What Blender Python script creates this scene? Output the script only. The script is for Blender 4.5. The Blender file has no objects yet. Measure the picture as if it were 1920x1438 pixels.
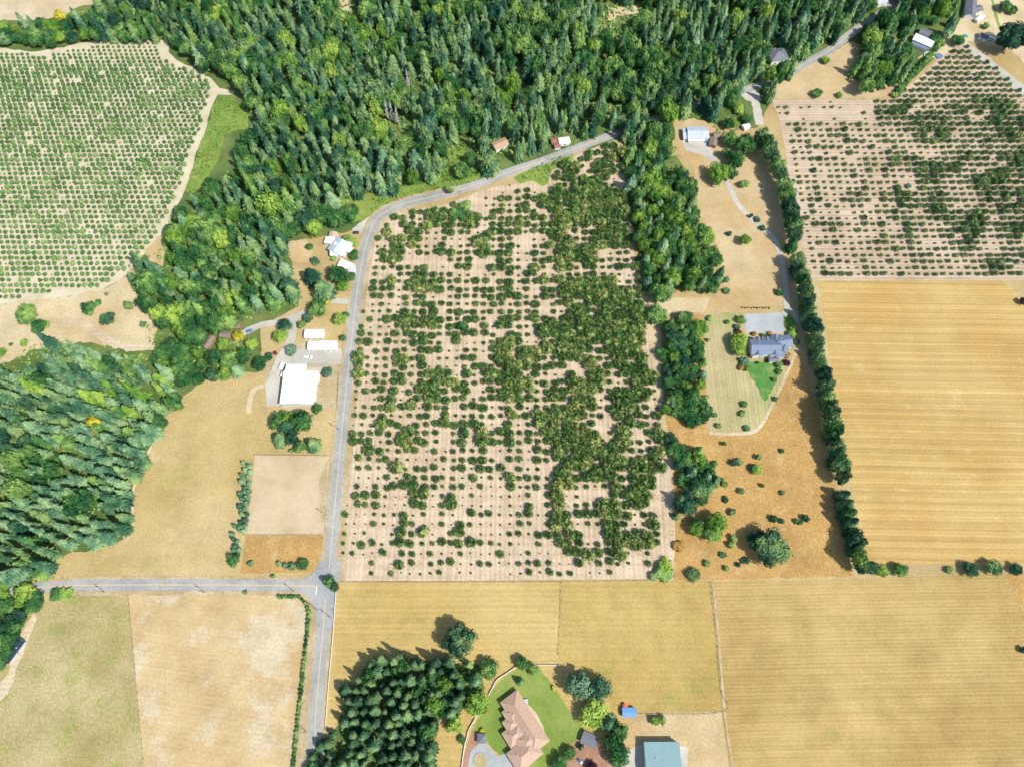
import bpy, bmesh, math, random
import numpy as np
from mathutils import Vector

S = bpy.context.scene
COL = S.collection
R = math.radians
rnd = random.Random(11)

# ---------------------------------------------------------------- camera
H = 440.0                      # camera height, metres
TH = R(21.5)                   # tilt away from straight down
F = 1331.0                     # focal length in photo pixels (1920 wide)
cam_d = bpy.data.cameras.new('camera')
cam_d.sensor_width = 36.0
cam_d.lens = 36.0 * F / 1920.0
cam_d.clip_start = 1.0
cam_d.clip_end = 6000.0
cam = bpy.data.objects.new('camera', cam_d)
cam.location = (0, 0, H)
cam.rotation_euler = (TH, 0, 0)
COL.objects.link(cam)
S.camera = cam

# ---------------------------------------------------------------- world, sun, exposure
SUN_EL, SUN_AZ = R(52), R(124)          # azimuth clockwise from +Y
w = bpy.data.worlds.new('World'); S.world = w; w.use_nodes = True
nt = w.node_tree
bg = nt.nodes['Background']
sky = nt.nodes.new('ShaderNodeTexSky'); sky.sky_type = 'NISHITA'; sky.sun_disc = False
sky.sun_elevation = SUN_EL; sky.sun_rotation = SUN_AZ
nt.links.new(sky.outputs[0], bg.inputs[0]); bg.inputs[1].default_value = 0.15
sd = bpy.data.lights.new('sun', 'SUN'); sd.energy = 4.6; sd.angle = R(0.5); sd.color = (1.0, 0.955, 0.88)
so = bpy.data.objects.new('sun', sd)
tosun = Vector((math.cos(SUN_EL)*math.sin(SUN_AZ), math.cos(SUN_EL)*math.cos(SUN_AZ), math.sin(SUN_EL)))
so.rotation_euler = tosun.to_track_quat('Z', 'Y').to_euler()
so.location = tosun * 300
COL.objects.link(so)
S.view_settings.view_transform = 'Standard'
S.view_settings.look = 'None'
S.view_settings.exposure = 0.60
S.view_settings.gamma = 1.0
S.render.engine = 'CYCLES'

CT, ST = math.cos(TH), math.sin(TH)
def P(x, y, z=0.0):
    """photo pixel -> world point on the level z"""
    u = (x - 960.0) / F; v = (719.0 - y) / F
    t = (H - z) / (CT - v * ST)
    return Vector((u * t, (ST + v * CT) * t, z))
def pix(p):
    dx, dy, dz = p[0], p[1], p[2] - H
    f = dy * ST - dz * CT
    up = dy * CT + dz * ST
    return (960 + F * dx / f, 719 - F * up / f)
def mpp(x, y):
    return (P(x + 1, y) - P(x, y)).length

# ---------------------------------------------------------------- materials
def s2l(c):
    c = c / 255.0
    return c / 12.92 if c <= 0.04045 else ((c + 0.055) / 1.055) ** 2.4
KG = 1.72
def Cg(r, g, b, k=None):
    k = k or KG
    l = .3 * r + .59 * g + .11 * b; q = .08 if k == KG else .14
    r, g, b = r + (l - r) * q, g + (l - g) * q, b + (l - b) * q
    return (min(.85, s2l(r) / k), min(.85, s2l(g) / k), min(.85, s2l(b) / k), 1)
def newmat(name, rough=0.95, spec=0.15):
    m = bpy.data.materials.new(name); m.use_nodes = True
    b = m.node_tree.nodes['Principled BSDF']
    b.inputs['Roughness'].default_value = rough
    b.inputs['Specular IOR Level'].default_value = spec
    return m, m.node_tree, b
def N(nt, t, **kw):
    n = nt.nodes.new(t)
    for k, v in kw.items():
        setattr(n, k, v)
    return n
def noise(nt, vec, scale, detail=3, rough=0.55):
    n = N(nt, 'ShaderNodeTexNoise'); n.inputs['Scale'].default_value = scale
    n.inputs['Detail'].default_value = detail; n.inputs['Roughness'].default_value = rough
    nt.links.new(vec, n.inputs['Vector']); return n.outputs['Fac']
def ramp(nt, fac, stops):
    r = N(nt, 'ShaderNodeValToRGB')
    el = r.color_ramp.elements
    el[0].position, el[0].color = stops[0]; el[1].position, el[1].color = stops[-1]
    for p, c in stops[1:-1]:
        e = el.new(p); e.color = c
    nt.links.new(fac, r.inputs['Fac']); return r.outputs['Color']
def mix(nt, fac, a, b, mode='MIX'):
    m = N(nt, 'ShaderNodeMix', data_type='RGBA', blend_type=mode)
    if isinstance(fac, (int, float)): m.inputs[0].default_value = fac
    else: nt.links.new(fac, m.inputs[0])
    for i, v in ((6, a), (7, b)):
        if isinstance(v, tuple): m.inputs[i].default_value = v
        else: nt.links.new(v, m.inputs[i])
    return m.outputs[2]
def math_(nt, op, a, b=None, c=None):
    m = N(nt, 'ShaderNodeMath', operation=op)
    for i, v in enumerate((a, b, c)):
        if v is None: continue
        if isinstance(v, (int, float)): m.inputs[i].default_value = v
        else: nt.links.new(v, m.inputs[i])
    return m.outputs[0]
def pos(nt):
    return N(nt, 'ShaderNodeNewGeometry').outputs['Position']
def rotated(nt, vec, ang):
    m = N(nt, 'ShaderNodeMapping'); m.inputs['Rotation'].default_value = (0, 0, ang)
    nt.links.new(vec, m.inputs['Vector']); return m.outputs['Vector']
G1 = (0.5, 0.5, 0.5, 1)
def fieldmat(name, base, patch, spot=None, big=0.012, mid=0.09, stripes=(), bare=None, lo=.42, hi=.62, grain=.30, spot_thr=(.58, .68), mottle=1.0):
    """base/patch mixed by broad noise, spots of a third colour, mown stripes (angle, period m, strength)"""
    m, nt, b = newmat(name)
    v = pos(nt)
    n1 = noise(nt, v, big, 5, .62)
    col = ramp(nt, n1, [(lo, base), (hi, patch)])
    if spot:
        f = ramp(nt, noise(nt, v, mid, 10, .78), [(spot_thr[0], (0, 0, 0, 1)), (spot_thr[1], (1, 1, 1, 1))])
        col = mix(nt, f, col, spot)
    if bare:
        f = ramp(nt, noise(nt, v, bare[1], 12, .72), [(bare[2], (0, 0, 0, 1)), (bare[2] + .07, (1, 1, 1, 1))])
        col = mix(nt, f, col, bare[0])
    for ang, per, st in stripes:
        rv = rotated(nt, v, ang)
        mp = N(nt, 'ShaderNodeMapping'); mp.inputs['Scale'].default_value = (0.006, 1, 1)
        nt.links.new(rv, mp.inputs['Vector'])
        sn = noise(nt, mp.outputs['Vector'], 1.1 / per, 1.5, .7)
        sx = N(nt, 'ShaderNodeSeparateXYZ'); nt.links.new(rv, sx.inputs[0])
        wob = math_(nt, 'MULTIPLY', noise(nt, v, .012, 1), per * .7)
        yy = math_(nt, 'ADD', sx.outputs['Y'], wob)
        sw = math_(nt, 'SINE', math_(nt, 'MULTIPLY', yy, 2 * math.pi / per))
        brk = noise(nt, v, .08, 3, .6)
        sw = math_(nt, 'MULTIPLY', sw, math_(nt, 'MULTIPLY', brk, .32))
        tot = math_(nt, 'ADD', math_(nt, 'MULTIPLY', math_(nt, 'SUBTRACT', sn, .5), 1.3), math_(nt, 'ADD', sw, .5))
        g = ramp(nt, tot, [(.28, (1 - st * .8, 1 - st * .85, 1 - st, 1)), (.5, (1, 1, 1, 1)), (.72, (1 + st * .9, 1 + st * .95, 1 + st * 1.1, 1))])
        col = mix(nt, 1.0, col, g, 'MULTIPLY')
    mt = ramp(nt, noise(nt, v, .045, 7, .72), [(.34, (.86, .85, .83, 1)), (.5, (1, 1, 1, 1)), (.66, (1.11, 1.11, 1.12, 1))])
    col = mix(nt, mottle, col, mt, 'MULTIPLY')
    gr = noise(nt, v, .8, 6, .85)
    g = ramp(nt, gr, [(.36, (1 - grain, 1 - grain, 1 - grain * 1.1, 1)), (.64, (1 + grain * .8, 1 + grain * .8, 1 + grain * .7, 1))])
    col = mix(nt, 1.0, col, g, 'MULTIPLY')
    nt.links.new(col, b.inputs['Base Color'])
    bp = N(nt, 'ShaderNodeBump'); bp.inputs['Strength'].default_value = .35; bp.inputs['Distance'].default_value = .4
    nt.links.new(gr, bp.inputs['Height']); nt.links.new(bp.outputs[0], b.inputs['Normal'])
    return m
def leafmat(name, dark, midc, light, trans=.28, scale=.11):
    m, nt, b = newmat(name, .8, .1)
    v = pos(nt)
    oi = N(nt, 'ShaderNodeObjectInfo').outputs['Random']
    n1 = noise(nt, v, scale, 2, .5)
    n2 = noise(nt, v, 1.1, 5, .8)
    f = math_(nt, 'ADD', math_(nt, 'MULTIPLY', n1, .55), math_(nt, 'MULTIPLY', n2, .5))
    f = math_(nt, 'ADD', f, math_(nt, 'MULTIPLY', math_(nt, 'SUBTRACT', oi, .5), .16))
    col = ramp(nt, f, [(.40, dark), (.52, midc), (.63, light)])
    nt.links.new(col, b.inputs['Base Color'])
    tr = N(nt, 'ShaderNodeBsdfTranslucent'); nt.links.new(col, tr.inputs[0])
    mx = N(nt, 'ShaderNodeMixShader'); mx.inputs[0].default_value = trans
    out = nt.nodes['Material Output']
    nt.links.new(b.outputs[0], mx.inputs[1]); nt.links.new(tr.outputs[0], mx.inputs[2]); nt.links.new(mx.outputs[0], out.inputs[0])
    return m
def plain(name, c, rough=.7, spec=.3, var=.12, scale=1.2):
    m, nt, b = newmat(name, rough, spec)
    v = pos(nt)
    n = noise(nt, v, scale, 4, .65)
    c1 = tuple(min(1, x * (1 - var)) for x in c[:3]) + (1,); c2 = tuple(min(1, x * (1 + var)) for x in c[:3]) + (1,)
    nt.links.new(ramp(nt, n, [(.35, c1), (.65, c2)]), b.inputs['Base Color'])
    return m
def roofmat(name, c, per=.9, st=.12, ang=0, rough=.6):
    m, nt, b = newmat(name, rough, .3)
    tc = N(nt, 'ShaderNodeTexCoord').outputs['Object']
    rv = rotated(nt, tc, ang)
    sx = N(nt, 'ShaderNodeSeparateXYZ'); nt.links.new(rv, sx.inputs[0])
    sw = math_(nt, 'PINGPONG', sx.outputs['X'], per)
    g = ramp(nt, math_(nt, 'DIVIDE', sw, per), [(.0, (1 - st, 1 - st, 1 - st, 1)), (.25, (1, 1, 1, 1))])
    n = noise(nt, tc, .7, 5, .7)
    g2 = ramp(nt, n, [(.3, (.86, .86, .87, 1)), (.7, (1.06, 1.06, 1.05, 1))])
    col = mix(nt, 1.0, mix(nt, 1.0, c, g, 'MULTIPLY'), g2, 'MULTIPLY')
    nt.links.new(col, b.inputs['Base Color'])
    return m

M = {}
def KF(r, g, b): return Cg(r, g, b, 1.17)
def KO(r, g, b): return Cg(r, g, b, .8)
M['conifer'] = leafmat('conifer needles', KF(30, 76, 56), KF(68, 116, 78), KF(140, 172, 100))
M['conifer_blue'] = leafmat('blue green needles', KF(46, 96, 70), KF(88, 136, 96), KF(148, 182, 124))
M['conifer_dark'] = leafmat('dark needles', KF(24, 62, 46), KF(52, 94, 64), KF(108, 142, 84))
M['broad'] = leafmat('broadleaf foliage', KF(36, 90, 50), KF(78, 132, 62), KF(144, 180, 86))
M['broad_lime'] = leafmat('lime foliage', KF(82, 132, 44), KF(122, 166, 56), KF(168, 196, 78))
M['yellow'] = leafmat('yellow foliage', KF(150, 150, 30), KF(200, 190, 40), KF(225, 212, 70))
M['rust'] = leafmat('rust foliage', KF(120, 80, 40), KF(160, 115, 55), KF(190, 150, 75))
M['red'] = leafmat('red foliage', KF(110, 34, 40), KF(150, 52, 56), KF(180, 84, 80))
M['purple'] = leafmat('dark purple foliage', KF(50, 30, 50), KF(80, 44, 66), KF(110, 74, 90))
M['silver'] = leafmat('silver foliage', KF(62, 104, 76), KF(100, 142, 104), KF(150, 182, 142))
M['orchard'] = leafmat('orchard foliage', KO(64, 100, 50), KO(104, 132, 62), KO(146, 154, 84), scale=.2)
M['orchard_r'] = leafmat('dark orchard foliage', KO(58, 92, 54), KO(92, 122, 66), KO(132, 150, 88), scale=.2)
M['bush'] = leafmat('young bush foliage', KF(70, 118, 56), KF(100, 148, 72), KF(140, 176, 92), scale=.2)
M['grassy'] = leafmat('weeds', KF(60, 108, 46), KF(96, 142, 56), KF(140, 166, 76), scale=.07)
M['snag'] = plain('grey dead wood', Cg(215, 205, 205), var=.25)
M['bark'] = plain('bark', (.09, .065, .045, 1), var=.3)
M['asphalt'] = fieldmat('asphalt', Cg(164, 168, 168), Cg(184, 184, 180), Cg(142, 148, 152), big=.04, mid=.12, grain=.16, spot_thr=(.56, .66))
M['yellow_line'] = plain('yellow road paint', Cg(240, 200, 120), var=.08)
M['white_line'] = plain('white road paint', Cg(245, 245, 245), var=.05)
M['gravel'] = fieldmat('gravel', Cg(196, 192, 180), Cg(212, 205, 190), Cg(180, 176, 160), big=.04, mid=.15, grain=.18)
M['concrete'] = fieldmat('concrete', Cg(176, 184, 188), Cg(190, 194, 190), big=.08, grain=.08)
M['dirt'] = fieldmat('dirt', Cg(225, 205, 170), Cg(212, 188, 150), big=.05, grain=.15)
M['verge'] = fieldmat('verge', Cg(205, 186, 150), Cg(190, 165, 120), Cg(170, 168, 100), big=.06, mid=.2, grain=.3, spot_thr=(.55, .62))
M['ground'] = fieldmat('ground', Cg(205, 182, 132), Cg(188, 160, 104), Cg(168, 160, 92), big=.012, mid=.06)
M['forest_floor'] = fieldmat('forest floor', Cg(88, 118, 58), Cg(124, 138, 74), Cg(172, 156, 108), big=.03, mid=.08, spot_thr=(.6, .72))
M['greengrass'] = fieldmat('green grass', Cg(140, 165, 72), Cg(116, 150, 58), Cg(190, 178, 100), big=.03, mid=.12, spot_thr=(.52, .68))
M['lawn'] = fieldmat('lawn', Cg(128, 155, 62), Cg(150, 165, 80), Cg(160, 165, 90), big=.04, mid=.15, grain=.16)
M['lawn_bright'] = fieldmat('watered lawn', Cg(82, 142, 62), Cg(108, 156, 78), Cg(150, 165, 96), big=.05, mid=.1, grain=.2, spot_thr=(.5, .68))
M['lawn_dry'] = fieldmat('dry lawn', Cg(196, 180, 132), Cg(172, 172, 108), Cg(142, 160, 82), big=.02, mid=.06, grain=.2, stripes=((R(90), 2.4, .10),))
M['pale_field'] = fieldmat('pale field', Cg(222, 206, 176), Cg(208, 186, 146), big=.02, stripes=((0, 3.0, .08),))
M['sand_l'] = fieldmat('left orchard soil', Cg(226, 210, 184), Cg(220, 204, 174), Cg(202, 204, 158), big=.02, mid=.08, grain=.12, spot_thr=(.46, .66))
M['sand_m'] = fieldmat('main orchard soil', Cg(219, 196, 166), Cg(211, 186, 154), Cg(186, 168, 130), big=.02, mid=.12, grain=.24, spot_thr=(.52, .7), stripes=((R(90), 2.9, .13), (0, 5.9, .07)))
M['sand_r'] = fieldmat('right orchard soil', Cg(208, 186, 158), Cg(198, 174, 146), Cg(178, 160, 122), big=.02, mid=.1, grain=.16, spot_thr=(.56, .74), stripes=((0, 2.6, .16),))
M['scrub_l'] = fieldmat('dry slope', Cg(220, 202, 162), Cg(212, 188, 140), Cg(196, 182, 122), big=.03, mid=.12)
M['meadow'] = fieldmat('meadow', Cg(207, 182, 128), Cg(196, 172, 110), Cg(182, 172, 100), big=.014, mid=.04, grain=.26, spot_thr=(.53, .68), bare=(Cg(220, 200, 152), .018, .60))
M['arena'] = fieldmat('bare paddock', Cg(216, 194, 156), Cg(208, 184, 144), Cg(176, 148, 92), big=.03, mid=.03, grain=.12, spot_thr=(.66, .72))
M['orange'] = fieldmat('orange dry grass', Cg(202, 160, 92), Cg(190, 150, 88), Cg(214, 184, 124), big=.02, mid=.12, grain=.36, spot_thr=(.5, .7))
M['orange_p'] = fieldmat('pale dry grass', Cg(212, 188, 144), Cg(204, 172, 118), Cg(188, 178, 124), big=.02, mid=.1, grain=.26, spot_thr=(.54, .7))
M['pasture_bl'] = fieldmat('mottled pasture', Cg(194, 178, 128), Cg(176, 160, 100), Cg(150, 162, 78), big=.02, mid=.07, grain=.34, spot_thr=(.52, .66), bare=(Cg(206, 182, 150), .03, .62))
M['bare_bl'] = fieldmat('bleached field', Cg(212, 186, 136), Cg(204, 174, 120), big=.02, grain=.22, stripes=((R(8), 2.6, .04),), bare=(Cg(218, 200, 164), .017, .51))
M['hay'] = fieldmat('hay field', Cg(212, 184, 116), Cg(198, 168, 96), Cg(188, 174, 92), big=.012, mid=.03, grain=.22, spot_thr=(.55, .7), stripes=((0, 3.0, .08),))
M['hay2'] = fieldmat('green tinged hay field', Cg(202, 174, 102), Cg(188, 158, 86), Cg(176, 166, 84), big=.012, mid=.03, grain=.24, spot_thr=(.52, .68), stripes=((0, 3.2, .05),))
M['hay3'] = fieldmat('mown hay field', Cg(202, 172, 108), Cg(186, 154, 92), Cg(176, 162, 92), big=.012, mid=.03, grain=.2, spot_thr=(.55, .7), stripes=((R(-1), 2.0, .11),))
M['stubble'] = fieldmat('gold stubble', Cg(208, 176, 108), Cg(200, 162, 92), Cg(218, 192, 134), big=.014, mid=.04, grain=.2, spot_thr=(.56, .7), mottle=.5, stripes=((R(1), 5.6, .11), (R(1), 2.3, .09)))
M['bark_mulch'] = fieldmat('garden mulch', Cg(176, 130, 104), Cg(190, 150, 122), big=.1, grain=.2)
M['white'] = plain('white metal roof', (.68, .68, .67, 1), .5, var=.03)
M['wall_white'] = plain('white wall', (.62, .61, .58, 1), .8, var=.05)
M['wall_grey'] = plain('grey wall', (.36, .36, .36, 1), .8)
M['wall_red'] = plain('red brown wall', (.28, .13, .1, 1), .8)
M['glass'] = plain('window glass', (.05, .07, .1, 1), .1, .6, var=.05)
M['trim'] = plain('white trim', (.6, .6, .59, 1), .6, var=.03)
M['roof_white'] = roofmat('ribbed white roof', (.64, .65, .66, 1), 1.4, .16)
M['roof_palegrey'] = roofmat('pale grey metal roof', Cg(200, 212, 222), 1.0, .08)
M['roof_grey'] = roofmat('grey shingle roof', Cg(124, 142, 168), .5, .06)
M['roof_grey2'] = roofmat('dark grey roof', Cg(120, 124, 134), .5, .06)
M['roof_beige'] = roofmat('beige roof', Cg(206, 190, 160), 1.2, .08)
M['roof_tan'] = roofmat('tan tile roof', Cg(205, 168, 140), .6, .06)
M['roof_green'] = roofmat('blue green metal roof', Cg(140, 178, 180), 1.0, .08)
M['roof_green2'] = roofmat('pale blue green roof', Cg(176, 206, 204), 1.0, .06)
M['roof_blue'] = roofmat('blue roof', Cg(104, 168, 220), 1.0, .06)
M['roof_red'] = roofmat('red rust roof', Cg(176, 112, 92), 1.0, .1)
M['roof_brown'] = roofmat('brown roof', Cg(150, 134, 120), .6, .1)
M['roof_black'] = roofmat('black blue roof', Cg(40, 58, 80), 1.0, .2)
M['roof_lilac'] = roofmat('lilac roof', Cg(226, 216, 232), 1.0, .05)
M['car_black'] = plain('black car paint', (.02, .02, .025, 1), .3, .6, var=.05)
M['car_white'] = plain('white car paint', (.7, .72, .74, 1), .3, .6, var=.03)
M['car_blue'] = plain('blue car paint', (.05, .16, .4, 1), .3, .6, var=.05)
M['car_teal'] = plain('teal paint', (.1, .45, .42, 1), .4, .5, var=.05)
M['tyre'] = plain('tyre rubber', (.02, .02, .02, 1), .8)
M['redcloth'] = plain('red cloth', (.7, .1, .09, 1), .8, var=.06)
M['wood_pole'] = plain('weathered pole wood', (.2, .16, .12, 1), .9)
M['stone'] = plain('pale stone', Cg(196, 186, 160), .9, var=.15)

# ---------------------------------------------------------------- object helpers
def tag(o, label=None, cat=None, group=None, kind=None):
    if label: o['label'] = label
    if cat: o['category'] = cat
    if group: o['group'] = group
    if kind: o['kind'] = kind
    return o
def link(o, parent=None):
    COL.objects.link(o)
    if parent: o.parent = parent
    return o
def empty(name, loc, rz=0, sc=(1, 1, 1)):
    o = bpy.data.objects.new(name, None); o.location = loc; o.rotation_euler = (0, 0, rz); o.scale = sc
    o.empty_display_size = .5
    return link(o)
def mesh_obj(name, verts, faces, mats, mi=None, parent=None):
    me = bpy.data.meshes.new(name); me.from_pydata([tuple(v) for v in verts], [], faces)
    if not isinstance(mats, (list, tuple)): mats = [mats]
    for m in mats: me.materials.append(m)
    if mi is not None: me.polygons.foreach_set('material_index', mi)
    me.update()
    return link(bpy.data.objects.new(name, me), parent)
def quads_mesh(name, V, Q, mi, mats):
    me = bpy.data.meshes.new(name)
    me.vertices.add(len(V)); me.vertices.foreach_set('co', np.asarray(V, np.float32).ravel())
    n = len(Q); me.loops.add(n * 4); me.polygons.add(n)
    me.loops.foreach_set('vertex_index', np.asarray(Q, np.int32).ravel())
    me.polygons.foreach_set('loop_start', np.arange(0, 4 * n, 4, dtype=np.int32))
    me.polygons.foreach_set('loop_total', np.full(n, 4, np.int32))
    for m in mats: me.materials.append(m)
    me.polygons.foreach_set('material_index', np.asarray(mi, np.int32))
    me.update(calc_edges=True); me.validate()
    return me
def rough(poly, step=9.0, amp=1.2, seed=1):
    r = random.Random(seed); out = []
    n = len(poly)
    for i in range(n):
        a, b = Vector(poly[i]), Vector(poly[(i + 1) % n])
        L = (b - a).length; k = max(1, int(L / step))
        for j in range(k):
            p = a.lerp(b, j / k)
            if amp and j: p = p + Vector((r.uniform(-amp, amp), r.uniform(-amp, amp)))
            out.append(p)
    return out
LZ = [0.0]
def sheet(name, poly, mat, amp=1.0, step=9.0, world=False, kind='structure', label=None):
    LZ[0] += .0025
    pl = rough(poly, step, amp, len(poly))
    vs = [(p[0], p[1], LZ[0]) if world else tuple(P(p[0], p[1]) + Vector((0, 0, LZ[0]))) for p in pl]
    o = mesh_obj(name, vs, [list(range(len(vs)))], M[mat])
    if o.data.polygons[0].normal.z < 0: o.data.flip_normals()
    tag(o, label, None, None, kind)
    return o
def spline(pts, per=8):
    out = []; n = len(pts)
    for i in range(n - 1):
        p0, p1, p2, p3 = pts[max(0, i - 1)], pts[i], pts[i + 1], pts[min(n - 1, i + 2)]
        for j in range(per):
            t = j / per
            out.append(0.5 * ((2 * p1) + (p2 - p0) * t + (2 * p0 - 5 * p1 + 4 * p2 - p3) * t * t + (3 * p1 - p0 - 3 * p2 + p3) * t ** 3))
    out.append(pts[-1]); return out
def ribbon(name, px, width, mat, z=None, kind='structure', off=0.0, jit=0, parent=None, per=8):
    pts = [P(x, y) for x, y in px]; pts = spline(pts, per)
    if z is None:
        LZ[0] += .0025; z = LZ[0]
    L, Rr = [], []
    rr = random.Random(3)
    for i, p in enumerate(pts):
        d = (pts[min(i + 1, len(pts) - 1)] - pts[max(i - 1, 0)]).normalized()
        n = Vector((-d.y, d.x, 0))
        wd = width / 2 + (rr.uniform(-jit, jit) if jit else 0)
        L.append(p + n * (off + wd)); Rr.append(p + n * (off - wd))
    vs = [Vector((q.x, q.y, z)) for q in L + Rr]; k = len(L)
    fs = [[i, i + k, i + k + 1, i + 1] for i in range(k - 1)]
    o = mesh_obj(name, vs, fs, M[mat], parent=parent)
    if o.data.polygons[0].normal.z < 0: o.data.flip_normals()
    if kind: tag(o, kind=kind)
    return o

# ---------------------------------------------------------------- the setting
g = mesh_obj('ground', [(-2600, -1800, 0), (2600, -1800, 0), (2600, 3400, 0), (-2600, 3400, 0)], [[0, 1, 2, 3]], M['ground'])
tag(g, kind='structure')
# woods floor
sheet('forest_floor', [(-250, -330), (1800, -330), (1835, 20), (1760, 100), (1680, 180), (1560, 180), (1580, 120), (1520, 120), (1450, 185), (1420, 240), (1265, 225), (1262, 290), (1290, 320), (1325, 500), (1325, 540), (1215, 545), (1180, 400), (1165, 262), (1000, 310), (900, 352), (770, 378), (700, 395), (660, 432), (540, 455), (560, 575), (490, 610), (490, 695), (385, 712), (300, 800), (230, 960), (232, 1010), (120, 1050), (60, 1090), (70, 1125), (20, 1240), (-250, 1300)], 'forest_floor', 2.5, 10)
sheet('field', [(-150, -120), (178, -120), (178, 8), (150, 12), (125, 26), (92, 36), (0, 40), (-150, 42)], 'pale_field')
sheet('orchard_soil', [(-160, 92), (0, 90), (45, 96), (70, 97), (110, 90), (190, 74), (265, 72), (312, 76), (318, 84), (316, 98), (330, 112), (370, 132), (400, 152), (412, 166), (440, 172), (438, 178), (408, 178), (395, 205), (385, 245), (368, 285), (360, 320), (345, 360), (325, 400), (310, 430), (290, 455), (265, 485), (240, 512), (225, 525), (190, 545), (150, 553), (100, 560), (50, 565), (0, 572), (-160, 580)], 'sand_l', 1.5)
sheet('slope', [(-160, 578), (0, 571), (50, 564), (100, 559), (150, 552), (190, 544), (225, 524), (250, 505), (258, 560), (300, 600), (288, 640), (285, 652), (240, 654), (150, 640), (110, 650), (60, 655), (20, 680), (-160, 700)], 'scrub_l', 3)
sheet('grass', [(409, 178), (438, 179), (465, 215), (466, 240), (420, 252), (410, 300), (385, 340), (362, 362), (346, 360), (362, 318), (370, 285), (387, 245), (397, 205)], 'greengrass', 2)
sheet('clearing', [(270, 470), (310, 432), (312, 470), (305, 500), (280, 490)], 'orange_p', 2)
sheet('clearing', [(600, -20), (660, -20), (668, 0), (655, 25), (640, 18), (625, 0)], 'scrub_l', 2)
sheet('clearing', [(1140, 15), (1195, 10), (1198, 25), (1160, 30), (1145, 42), (1140, 38)], 'scrub_l', 2)
sheet('clearing', [(838, 280), (875, 275), (880, 300), (860, 330), (835, 340), (820, 330), (845, 310)], 'greengrass', 2)
sheet('clearing', [(540, 452), (575, 450), (588, 470), (580, 492), (555, 492), (540, 480)], 'orange_p', 2)
sheet('clearing', [(548, 500), (580, 505), (600, 530), (640, 545), (652, 560), (640, 640), (600, 700), (500, 705), (490, 640), (495, 610), (560, 590), (575, 560), (550, 530)], 'meadow', 3)
sheet('roadside_weeds', [(640, 372), (700, 362), (760, 350), (850, 330), (900, 325), (900, 345), (780, 372), (710, 392), (690, 412), (640, 420)], 'greengrass', 3)
sheet('dry_grass', [(-160, 1500), (-160, 1230), (0, 1250), (30, 1200), (60, 1130), (160, 1112), (242, 1114), (256, 1260), (272, 1500)], 'pasture_bl', 2)
sheet('dirt_track', [(-100, 1350), (-20, 1300), (10, 1270), (45, 1180), (62, 1150), (70, 1155), (45, 1220), (15, 1300), (-30, 1350), (-80, 1400)], 'pale_field', 3)
sheet('meadow', [(385, 712), (500, 706), (498, 760), (612, 770), (620, 700), (650, 700), (640, 850), (616, 1020), (598, 1062), (572, 1082), (60, 1086), (98, 1052), (130, 1036), (180, 1032), (236, 1010), (236, 960), (252, 900), (270, 860), (305, 792), (330, 752)], 'meadow', 1.5)
sheet('bare_field', [(241, 1114), (572, 1116), (578, 1140), (576, 1200), (548, 1500), (273, 1500)], 'bare_bl', 1)
sheet('verge', [(572, 1112), (590, 1130), (596, 1160), (592, 1250), (570, 1500), (545, 1500), (578, 1180), (576, 1140)], 'verge', 1)
sheet('yard_dirt', [(500, 680), (520, 655), (560, 640), (640, 640), (640, 760), (540, 775), (497, 730)], 'verge', 1.5)
sheet('bare_paddock', [(478, 853), (617, 855), (612, 950), (607, 1002), (463, 1002)], 'arena', .6)
sheet('dry_grass', [(598, 900), (614, 860), (612, 960), (604, 990), (600, 960), (598, 930)], 'verge', 1)
sheet('dry_grass', [(461, 1004), (606, 1004), (600, 1050), (584, 1072), (450, 1076)], 'orange', .6)
sheet('hay_field', [(632, 1092), (1052, 1091), (1047, 1235), (1090, 1260), (1160, 1336), (1180, 1500), (585, 1500), (600, 1380), (615, 1240)], 'hay', .8)
sheet('hay_field', [(1053, 1091), (1332, 1089), (1345, 1230), (1352, 1332), (1160, 1336), (1100, 1270), (1048, 1236)], 'hay2', .8)
sheet('hay_field', [(1334, 1088), (1600, 1084), (1885, 1076), (1925, 1175), (2060, 1400), (2060, 1500), (1378, 1500), (1354, 1332)], 'hay3', .8)
sheet('hay_field', [(1160, 1338), (1352, 1334), (1376, 1500), (1180, 1500)], 'orange_p', .8)
sheet('dry_pasture', [(1886, 1076), (2100, 1070), (2100, 1400), (2062, 1400), (1926, 1175)], 'orange', 1)
sheet('stubble_field', [(1537, 528), (1880, 527), (1905, 545), (1930, 600), (2100, 700), (2100, 1062), (1625, 1056), (1605, 960), (1585, 850), (1565, 740)], 'stubble', 1)
sheet('orchard_soil', [(1448, 188), (1675, 186), (1725, 145), (1775, 95), (1800, 82), (1850, 100), (1920, 180), (2100, 330), (2100, 526), (1525, 526), (1505, 470), (1490, 400), (1475, 300), (1462, 230)], 'sand_r', 1)
sheet('dirt_track', [(1800, 82), (1812, 78), (1930, 168), (2050, 280), (2040, 290), (1920, 182)], 'gravel', 1)
sheet('dry_yard', [(1720, 110), (1790, 60), (1815, 0), (1830, -80), (2200, -80), (2200, 300), (1990, 190), (1890, 90), (1810, 78), (1760, 108)], 'scrub_l', 2)
sheet('dry_pasture', [(1440, 186), (1452, 160), (1515, 122), (1530, 115), (1598, 78), (1640, 90), (1700, 160), (1675, 184), (1560, 186)], 'orange_p', 2)
sheet('dry_pasture', [(1262, 228), (1300, 222), (1345, 235), (1340, 260), (1380, 300), (1425, 290), (1445, 350), (1475, 420), (1478, 480), (1470, 575), (1395, 582), (1320, 590), (1240, 575), (1215, 560), (1340, 556), (1358, 530), (1345, 460), (1310, 400), (1300, 310), (1275, 290)], 'orange_p', 2)
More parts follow.
